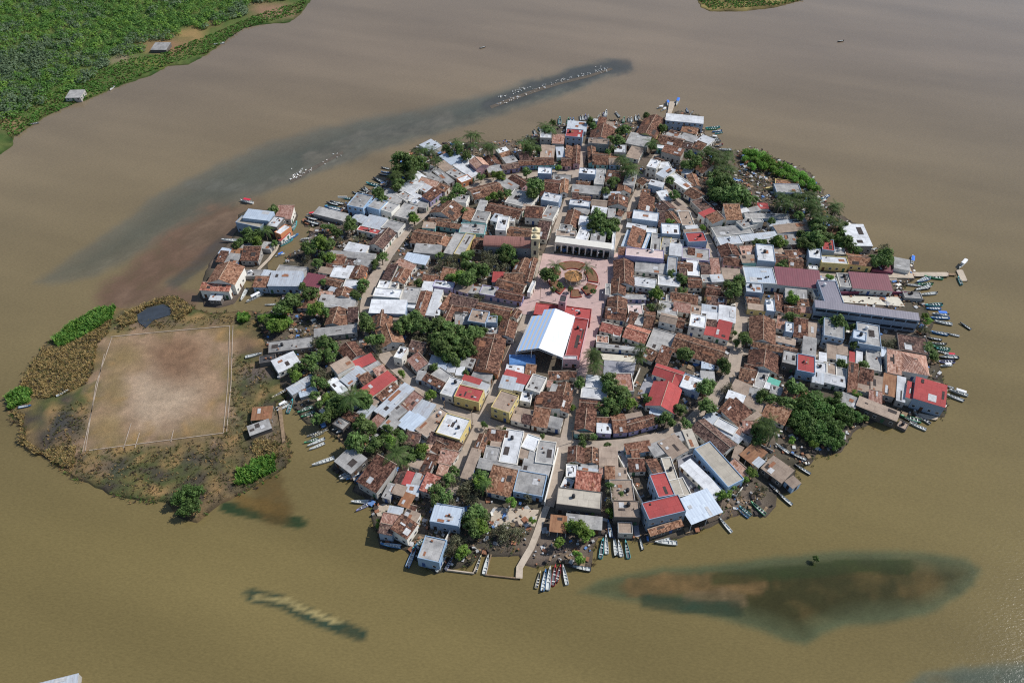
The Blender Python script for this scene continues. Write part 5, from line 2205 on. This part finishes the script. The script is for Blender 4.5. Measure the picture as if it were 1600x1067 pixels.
m = MB(); m.slab([p - base for p in (R0, E0, E1, R1)], .12, 0, [((p - R0).dot(ax), (p - R0).cross(ax).length) for p in (R0, E0, E1, R1)]); link("roof_slope", m.mesh("roof_slope", [M_WHITEMETAL]), ct)
def truss(p, q, d=.9):
    m = MB(); dn = Vector((0, 0, -d)); m.tube(p, q, .09, .09, 5); m.tube(p + dn, q + dn, .09, .09, 5); n = 9
    for k in range(n): a_, b_ = p.lerp(q, k / n), p.lerp(q, (k + 1) / n); m.tube(a_ + (dn if k % 2 else Vector()), b_ + (Vector() if k % 2 else dn), .05, .05, 4)
    return m.mesh("truss", [M_STEEL])
dz = Vector((0, 0, .16))
for k in range(4):
    t = k / 3 * .96; p, q, r = L0.lerp(L1, t) - base - dz, R0.lerp(R1, t) - base - dz, E0.lerp(E1, t) - base - dz
    link("truss", truss(p, q), ct); link("truss", truss(q, r), ct)
    for z_ in (p, r): m = MB(); m.tube((z_.x, z_.y, -.5), z_, .16, .16, 8); link("post", m.mesh("post", [M_STEEL]), ct)
m = MB(); z_ = R0 - base; m.tube((z_.x - 3, z_.y, -.5), (z_.x - 3, z_.y, HR - 1.4), .14, .14, 8); link("post", m.mesh("post", [M_STEEL]), ct)
tag(ct, "canopy", "", None, "large gabled white and pale blue metal canopy over the market court beside the plaza")
st = link("stage_roof", None, loc=U(816, 570, g)); m = MB(); n = 8
for q in range(n):
    t0, t1 = q / n * math.pi, (q + 1) / n * math.pi; f_ = lambda t, x: (x, -3.2 * math.cos(t), 2.6 + 1.6 * math.sin(t)); m.slab([f_(t0, -5.4), f_(t0, 5.4), f_(t1, 5.4), f_(t1, -5.4)], .08)
link("vault", m.mesh("vault", [plain("blue_sheet", rgb(92, 134, 186), .5)], smooth=False), st)
for X in (-5, 5):
    for Y in (-3, 3): m = MB(); m.tube((X, Y, -.3), (X, Y, 2.7), .1, .1, 6); link("post", m.mesh("post", [M_STEEL]), st)
tag(st, "canopy", "", None, "low blue vaulted stage roof at the shaded end of the market court")
# church
CW = wallm("cream_church_plaster", rgb(216, 202, 168)); NW = wallm("grey_church_plaster", rgb(150, 146, 146)); MR = metal("church_roof_sheet", rgb(138, 96, 86), rgb(112, 76, 68), .15)
ctr, e1, e2, lu, lv = frame((758.5, 382), (831, 390), (829.8, 374), g + 7.2); rz = math.atan2(e1.y, e1.x); a, b_ = lu / 2, lv / 2
ch = link("church", None, loc=(ctr.x, ctr.y, g), rz=rz); m = MB(); m.box(-a, a - .05, -b_ + .2, b_ - .2, -.5, 7.1); link("nave_wall", m.mesh("nave_wall", [NW]), ch)
m = MB(); n = 8
for q in range(n):
    t0, t1 = q / n * math.pi, (q + 1) / n * math.pi; y0, y1 = -b_ * math.cos(t0), -b_ * math.cos(t1); z0, z1 = 7.1 + 1.5 * math.sin(t0), 7.1 + 1.5 * math.sin(t1)
    for x0, x1 in ((-a - .3, a * .5 - .1), (a * .5 + .1, a - .06)): m.slab([(x0, y0, z0), (x1, y0, z0), (x1, y1, z1), (x0, y1, z1)], .15, 0, [(x0, t0 * b_), (x1, t0 * b_), (x1, t1 * b_), (x0, t1 * b_)])
link("nave_roof", m.mesh("nave_roof", [MR]), ch)
m = MB(); y = b_ + 1.0; m.box(a, a + 3.0, -y + 3.4, y - 3.4, -.5, 9.6); fc = link("facade", m.mesh("facade", [CW]), ch)
m = MB(); m.box(a + 3.02, a + 3.12, -1.3, 1.3, 0, 3.6); link("door", m.mesh("door", [M_DOOR[0]]), fc)
for s, hh in ((-1, 13.2), (1, 12.0)):
    yc = s * (y - 1.7); m = MB(); m.box(a - .3, a + 3.3, yc - 1.72, yc + 1.72, -.5, hh); m.box(a - .55, a + 3.55, yc - 1.95, yc + 1.95, hh, hh + .35, 0, True); m.box(a - .5, a + 3.5, yc - 1.9, yc + 1.9, 8.2, 8.5, 0, True); tw = link("bell_tower", m.mesh("bell_tower", [CW]), ch)
    m = MB(); R_ = 1.35
    for k in range(4):
        t0, t1 = k / 4 * math.pi / 2, (k + 1) / 4 * math.pi / 2
        for q in range(10):
            u0, u1 = q / 10 * 6.2832, (q + 1) / 10 * 6.2832; f_ = lambda u, t: (a + 1.5 + R_ * math.cos(t) * math.cos(u), yc + R_ * math.cos(t) * math.sin(u), hh + .35 + 1.5 * math.sin(t)); m.face([f_(u0, t0), f_(u1, t0), f_(u1, t1), f_(u0, t1)])
    link("dome", m.mesh("dome", [CW], smooth=True), tw)
    for zz in (hh - 3.6, 4.2):
        for (ax_, sg) in ((0, -1), (1, 1)):
            m = MB()
            if ax_ == 0: m.box(a + .9, a + 2.1, yc - 1.78, yc - 1.7, zz, zz + 2.4)
            else: m.box(a + 3.28, a + 3.36, yc - .6, yc + .6, zz, zz + 2.4)
            link("bell_opening", m.mesh("bell_opening", [M_GLASS]), tw)
for k in range(5):
    o = link("window", WIN_ME, ch, (-a + (k + .7) / 5.4 * 2 * a, -b_ + .16, 3.6)); 
tag(ch, "church", "", None, "church with maroon vaulted roof and cream twin bell towers facing the plaza")
# white arcade building
ctr, e1, e2, lu, lv = frame((867.9, 378.5), (953.8, 390), (955.6, 379.5), g + 6.0); rz = math.atan2(e1.y, e1.x); a, b_ = lu / 2, 2.4
ar = link("arcade_building", None, loc=(ctr.x, ctr.y, g), rz=rz); m = MB(); m.box(-a, a, -b_, b_ - .3, 4.6, 6.0, 0, True); link("parapet_beam", m.mesh("parapet_beam", [WALL['w']]), ar)
m = MB(); m.box(-a + .05, a - .05, b_ - .28, b_ + .2, -.5, 5.7); link("back_wall", m.mesh("back_wall", [wallm("shaded_white_plaster", rgb(206, 206, 210))]), ar)
for k in range(10):
    x = -a + .4 + k * (2 * a - .8) / 9; m = MB(); m.box(x - .32, x + .32, -b_ + .1, -b_ + .74, -.5, 4.58); m.box(x - .45, x + .45, -b_ + .0, -b_ + .84, 4.2, 4.59); link("column", m.mesh("column", [WALL['w']]), ar)
for k in range(9): link("door" if k % 2 else "window", DOOR_ME[k % 4] if k % 2 else WIN_ME, ar, (-a + 2 + k * (2 * a - 4) / 8, b_ - .34, .06 if k % 2 else 1.1))
tag(ar, "building", "", None, "long white arcade of ten square columns along the shaded top side of the plaza")
# kiosk
kc = U(896, 429.6, g + 4.4); kc.z = g + .36; kr = 14.8 * DEP(kc) / F; ks = link("plaza_kiosk", None, loc=kc)
def ngon(r, n=8, o=math.pi / 8): return [(r * math.cos(o + k * 2 * math.pi / n), r * math.sin(o + k * 2 * math.pi / n)) for k in range(n)]
m = MB(); m.prism(ngon(kr * .9), -.3, .8); link("platform", m.mesh("platform", [M_QUAY]), ks)
for p in ngon(kr * .78): m = MB(); m.tube((*p, .8), (*p, 3.6), .13, .13, 6); link("post", m.mesh("post", [WALL['w']]), ks)
m = MB(); q = ngon(kr)
for k in range(8): a_, b2 = q[k], q[(k + 1) % 8]; m.slab([(*a_, 3.5), (*b2, 3.5), (0, 0, 5.6)], .18)
link("roof", m.mesh("roof", [M_THATCH]), ks); m = MB()
for k in range(8): m.tube((*q[k], 3.55), (0, 0, 5.65), .09, .09, 5)
link("hip_ridge", m.mesh("hip_ridge", [M_WOOD]), ks)
tag(ks, "kiosk", "", None, "octagonal plaza kiosk with an orange thatched roof on white posts")
pc = U(895.5, 437.5, g); GRNM = [LEAF[''], LEAF['b']]
for n_, (t0, t1, look) in enumerate(((57, 122, "widest"), (-12, 38, "right hand"), (-62, -22, "lower right"), (-100, -74, "narrow bottom"), (188, 236, "lower left"), (140, 176, "upper left"))):
    T = [math.radians(t0 + (t1 - t0) * k / 8) for k in range(9)]; r0, r1 = 6.9, 11.8; P = [(r1 * math.cos(t), r1 * 1.12 * math.sin(t)) for t in T] + [(r0 * math.cos(t), r0 * 1.12 * math.sin(t)) for t in reversed(T)]
    o = link("planter_bed", None, loc=(pc.x, pc.y, g + .36)); cx = sum(p[0] for p in P) / len(P); cy = sum(p[1] for p in P) / len(P); I = [(cx + (p[0] - cx) * .93, cy + (p[1] - cy) * .93) for p in P]
    m = MB()
    for k in range(len(P)):
        k2 = (k + 1) % len(P); m.face([(*P[k], 0), (*P[k2], 0), (*P[k2], .5), (*P[k], .5)]); m.face([(*P[k], .5), (*P[k2], .5), (*I[k2], .5), (*I[k], .5)]); m.face([(*I[k2], .3), (*I[k], .3), (*I[k], .5), (*I[k2], .5)])
    link("kerb", m.mesh("kerb", [M_KERB]), o); m = MB(); m.face([(*p, .36) for p in I]); link("soil", m.mesh("soil", [M_SOIL]), o)
    tag(o, "planter", "", "plaza planter beds", f"{look} red kerbed planter bed ringing the plaza kiosk")
# ------------------------------------------------------------------ quays, jetties, walls, poles
def deck(name, poly, z, mat, label, cat, piles=True, wood=False):
    P = [U(*p, z) for p in poly]; c = sum(P, Vector()) / len(P); o = link(name, None, loc=(c.x, c.y, 0)); q = [(p.x - c.x, p.y - c.y) for p in P]
    ar_ = sum(q[i][0] * q[(i + 1) % len(q)][1] - q[(i + 1) % len(q)][0] * q[i][1] for i in range(len(q))); q = q if ar_ > 0 else q[::-1]
    m = MB(); m.prism(q, z - (.35 if piles else 1.6), z); link("deck", m.mesh("deck", [mat]), o)
    if piles:
        for p in q: m = MB(); m.tube((p[0] * .96, p[1] * .96, -1.5), (p[0] * .96, p[1] * .96, z + .45), .13, .13, 6); link("pile", m.mesh("pile", [M_WOOD]), o)
    return tag(o, cat, "", None, label)
deck("jetty", [(1035.6, 193.5), (1042.5, 194.5), (1053.5, 166), (1056, 159), (1046, 159), (1043, 176)], 1.0, M_QUAY, "pale narrow jetty with canopied boats moored on both sides of its tip", "jetty")
deck("quay", [(1374, 430), (1393.5, 426), (1408, 421), (1394, 416), (1395, 408), (1418.7, 409), (1428.4, 434.5), (1383.7, 433.8)], 1.15, M_QUAY, "broad pale concrete quay between the leafy tree and the floating pier", "quay", False)
deck("pier", [(1423.6, 425.2), (1482, 425.2), (1482, 431.7), (1428.4, 431.7)], 1.0, M_QUAY, "straight concrete pier reaching out from the broad quay", "pier")
deck("gangway", [(1482, 426.8), (1493, 426.8), (1493.4, 430), (1482, 430)], .8, M_WOOD, "short thin gangway linking concrete pier and floating dock", "gangway")
deck("floating_dock", [(1494, 422), (1504, 421), (1512, 439), (1502, 439)], .5, M_QUAY, "small floating dock at the very end of the pier", "dock")
deck("landing", [(1429, 652), (1436, 645), (1466, 651), (1464, 656)], .7, M_QUAY, "thin concrete landing under the red terrace restaurant roof", "landing")
deck("landing", [(434, 826 - 190), (440, 634), (446, 690), (441, 692)], .75, M_WOOD, "weathered plank landing along the sports field shore", "landing")
def wallrun(name, line, h, w, mat, label, cat, z=None):
    P = [U(*p, h) for p in line]; o = link(name, None, loc=(P[0].x, P[0].y, 0)); m = MB()
    for i in range(len(P) - 1):
        a_, b2 = P[i] - P[0], P[i + 1] - P[0]; d = (b2 - a_).to_2d(); L = d.length; d = d / L; nr = Vector((-d.y, d.x)) * w / 2; e = d * (w / 2 if i else 0)
        q = [(a_.x - e.x + nr.x, a_.y - e.y + nr.y), (a_.x - e.x - nr.x, a_.y - e.y - nr.y), (b2.x - nr.x, b2.y - nr.y), (b2.x + nr.x, b2.y + nr.y)]; m.prism(q, -.5, h + G0 - i * .003)
    me_ = m.mesh(name, [mat]); o.data; bpy.data.objects.remove(o); o = link(name, me_, loc=(P[0].x, P[0].y, 0)); return tag(o, cat, "", None, label)
wallrun("pen_boom", [(767.5, 867), (759, 898.6), (808.7, 904)], .1, .35, M_WOOD, "dark low timber boom closing the square fish pen", "boom")
wallrun("pen_boom", [(696, 890.5), (740, 896), (744, 886)], .2, .4, M_QUAY, "pale low boom beside the blue waterside box house", "boom")
wallrun("yard_wall", [(722, 800), (707, 822), (695, 846)], 1.6, .3, WALL['w'], "pale yard wall running down beside the blue box house garden", "wall")
wallrun("yard_wall", [(965, 712), (985, 750), (1006, 790)], 2.6, .3, WALL['w'], "pale blue white wall beside the long shaded yard left of red hotel", "wall")
wallrun("yard_wall", [(872, 700), (862, 740), (851, 785)], 2.6, .35, WALL['w'], "long white wall beside the lane down to the lagoon", "wall")
wallrun("yard_wall", [(1000, 576), (985, 610), (978, 622)], 2.0, .3, WALL['w'], "white wall between the garden court and the red twin gables", "wall")
wallrun("yard_wall", [(1312, 458), (1360, 456), (1416, 458)], 1.8, .3, WALL['x'], "plum and blue wall along the top of the pale school court", "wall")
wallrun("yard_wall", [(1196, 295), (1240, 290)], 1.4, .8, WALL['y'], "yellow planter wall near the bright green mangroves", "wall")
wallrun("yard_wall", [(1128, 767), (1150, 775), (1160, 762)], 1.2, .25, WALL['w'], "low white yard wall below the pale school wings", "wall")
wallrun("yard_wall", [(1208, 706), (1185, 694)], 1.2, .25, WALL['g'], "low grey wall on the rubbly bank behind the open boats", "wall")
for n_, (px, py, look) in enumerate(((876, 391, "shaded church end of"), (934, 408, "sunny right side of"), (862, 462, "market corner of"), (940, 470, "lower right corner of"))):
    m = MB(); m.tube((0, 0, 0), (0, 0, 4.6), .07, .05, 6); p = U(px, py, g + .36); o = link("street_lamp", None, loc=p); link("pole", m.mesh("pole", [M_TANK]), o)
    m = MB(); m.tube((0, 0, 4.6), (0, 0, 5.1), .12, .22, 8); link("lantern", m.mesh("lantern", [M_TANKW]), o); tag(o, "street lamp", "", "plaza lamps", f"slim street lamp with white lantern at the {look} the plaza")
for n_, ln in enumerate((ST[0][1], ST[1][1], ST[2][1], ST[4][1], ST[7][1])):
    q = pts(ln)
    for k in range(1, len(q), 4):
        p = U(*q[k], G0); d = (U(*q[k], 0) - U(*q[k - 1], 0)).normalized(); p += Vector((-d.y, d.x, 0)) * 2.3
        if blocked(p.to_2d(), -1, 0): continue
        o = link("utility_pole", None, loc=p, rz=math.atan2(d.y, d.x)); m = MB(); m.tube((0, 0, -.3), (0, 0, 7.6), .13, .09, 7); link("pole", m.mesh("pole", [M_WOOD]), o); m = MB(); m.box(-.05, .05, -.8, .8, 7.1, 7.22, 0, True); link("crossarm", m.mesh("crossarm", [M_WOOD]), o)
        tag(o, "utility pole", "thin utility pole beside the lane", "utility poles", None, p)
mb = U(539, 331, .3); o = link("lookout_mast", None, loc=mb)
for X in (-.9, .9): m = MB(); m.tube((X, 0, -1), (X * .8, 0, 9.5), .12, .09, 6); link("post", m.mesh("post", [M_WOOD]), o)
m = MB(); m.box(-2.2, 2.6, -.12, .12, 8.6, 9.6, 0, True); link("board", m.mesh("board", [WALL['w']]), o); tag(o, "mast", "", None, "tall twin post mast with a white board standing among the left shore boats")
# ------------------------------------------------------------------ birds and people
m = MB(); n = 8; prof = [(-.5, .02), (-.3, .13), (-.05, .19), (.2, .16), (.38, .07), (.44, .03)]
for k in range(len(prof) - 1):
    (x0, r0), (x1, r1) = prof[k], prof[k + 1]
    for q in range(n): t0, t1 = q / n * 6.2832, (q + 1) / n * 6.2832; f_ = lambda x, r, t: (x, r * math.cos(t) * .85, .42 + r * math.sin(t) + (.06 if x > .1 else 0)); m.face([f_(x0, r0, t0), f_(x1, r1, t0), f_(x1, r1, t1), f_(x0, r0, t1)])
m.tube((.36, 0, .5), (.46, 0, .84), .055, .04, 6, 0); m.tube((.44, 0, .82), (.54, 0, .86), .065, .05, 6, 0); m.tube((.54, 0, .86), (.86, 0, .74), .03, .012, 5, 1)
for Y in (-.06, .06): m.tube((0, Y, 0), (.02, Y, .32), .018, .018, 4, 1)
BIRD = m.mesh("bird", [plain("white_feathers", rgb(238, 238, 234), .8, .2, .03), plain("bill", rgb(206, 150, 70))])
def bird(px, py, look, z=.1): 
    p = U(px, py, z); o = link("bird", BIRD, loc=p, rz=random.uniform(0, 6.28), sc=random.uniform(.8, 1.1)); tag(o, "bird", "", "white birds on the " + look, "white long billed bird resting on the " + look)
def along(line, n, jx, jy, look):
    q = pts(line)
    for _ in range(n): i = random.randrange(len(q) - 1); t = random.random(); bird(q[i][0] + (q[i + 1][0] - q[i][0]) * t + random.gauss(0, jx), q[i][1] + (q[i + 1][1] - q[i][1]) * t + random.gauss(0, jy), look)
along("780,164 810,152 840,140 865,130 890,124 915,117 950,110", 85, 3, 1.0, "long far sandbar"); along("800,146 812,141 826,138", 22, 5, 2, "long far sandbar"); along("776,153 790,152", 9, 2, 1, "long far sandbar"); along("936,108 950,107", 12, 5, 3, "long far sandbar")
along("456,281 466,273 475,268 488,261", 42, 2.5, 2.2, "near sandbar patch")
for p in ((505, 254), (511, 251), (508, 257), (521, 242), (527, 241), (533, 244), (527, 247), (456, 265)): bird(*p, "near sandbar patch")
for (px, py), w_ in zip(((315, 253), (506, 192), (532, 185), (505, 190)), ("alone off the far bank", "", "", "")): pass
bm = bmesh.new(); J = [(0, 0, .95), (0, 0, 1.25), (0, 0, 1.45), (0, .02, 1.66), (.1, 0, .9), (.12, .04, .5), (.12, .0, .06), (-.1, 0, .9), (-.12, -.1, .5), (-.12, -.18, .08), (.2, 0, 1.4), (.25, .02, 1.12), (.24, .12, .9), (-.2, 0, 1.4), (-.25, -.04, 1.12), (-.24, .06, .9), (.12, .14, .03), (-.12, -.04, .03)]
RD = [.14, .13, .07, .11, .09, .065, .045, .09, .065, .045, .06, .045, .035, .06, .045, .035, .04, .04]; ED = [(0, 1), (1, 2), (2, 3), (0, 4), (4, 5), (5, 6), (0, 7), (7, 8), (8, 9), (2, 10), (10, 11), (11, 12), (2, 13), (13, 14), (14, 15), (6, 16), (9, 17)]
V = [bm.verts.new(j) for j in J]
for a_, b2 in ED: bm.edges.new((V[a_], V[b2]))
me = bpy.data.meshes.new("person"); bm.to_mesh(me); bm.free(); po = bpy.data.objects.new("person_src", me); COL.objects.link(po); po.modifiers.new("skin", 'SKIN')
for i, sv in enumerate(me.skin_vertices[0].data): sv.radius = (RD[i], RD[i])
me.skin_vertices[0].data[0].use_root = True; po.modifiers.new("sub", 'SUBSURF').levels = 1
dg = bpy.context.evaluated_depsgraph_get(); PM = bpy.data.meshes.new_from_object(po.evaluated_get(dg)); bpy.data.objects.remove(po)
CLO = {'white': (220, 218, 212), 'red': (176, 52, 48), 'blue': (70, 96, 150), 'dark': (52, 50, 54), 'yellow': (214, 180, 84)}
TRS = plain("trousers", rgb(58, 60, 74)); HAIR = plain("dark_hair", rgb(36, 28, 26))
for px, py, k, look in ((895.5, 403, 'dark', "standing behind the widest planter bed"), (924, 408, 'blue', "standing by the right planter bed"), (931, 417, 'dark', "crossing the sunny side of the plaza"), (936, 446, 'red', "by the lower right planter bed"), (868, 470, 'white', "walking at the market end of the plaza"), (948, 425, 'yellow', "near the shaded right edge of the plaza")):
    q = PM.copy(); 
    for mt in (plain("shirt_" + k, rgb(*CLO[k])) if "shirt_" + k not in MATS else MATS["shirt_" + k], TRS, M_SKIN, HAIR): q.materials.append(mt)
    for f in q.polygons:
        z = f.center.z; x = abs(f.center.x); f.material_index = 3 if z > 1.68 else 2 if z > 1.5 or (x > .2 and z < 1.2) else 0 if z > .95 else 1; f.use_smooth = True
    tag(link("person", q, loc=U(px, py, g + .36), rz=random.uniform(0, 6.28)), "person", "", "people on the plaza", f"person {look}")
# ------------------------------------------------------------------ labels: the look, then where it is from a landmark
buck = {}
for o, look, pos in PENDING:
    px, py = PX(pos); best = None
    for lx, ly, ph in LM:
        dx, dy = px - lx, py - ly; d = math.hypot(dx, dy * 1.3)
        if d < 7: continue
        if best is None or d < best[0]: best = (d, dx, dy * 1.3, ph)
    d, dx, dy, ph = best
    rel = ("right of" if dx > 0 else "left of") if abs(dx) > abs(dy) else ("in front of" if dy > 0 else "behind")
    buck.setdefault((look, rel, ph), []).append((d, o))
for (look, rel, ph), L in buck.items():
    L.sort(key=lambda t: t[0])
    for k, (d, o) in enumerate(L): o['label'] = f"{look}, {ORD[k] if k < len(ORD) else ''}{'one ' if len(L) > 1 and k == 0 else ''}{rel} {ph}".replace("  ", " ").replace(", one ", ", nearest ")
mx = max(len(o['label'].split()) for o, _, _ in PENDING); print("LABELS", len(PENDING), "longest", mx, [o['label'] for o, _, _ in PENDING if len(o['label'].split()) > 16][:5], "bucket", max(len(v) for v in buck.values()))
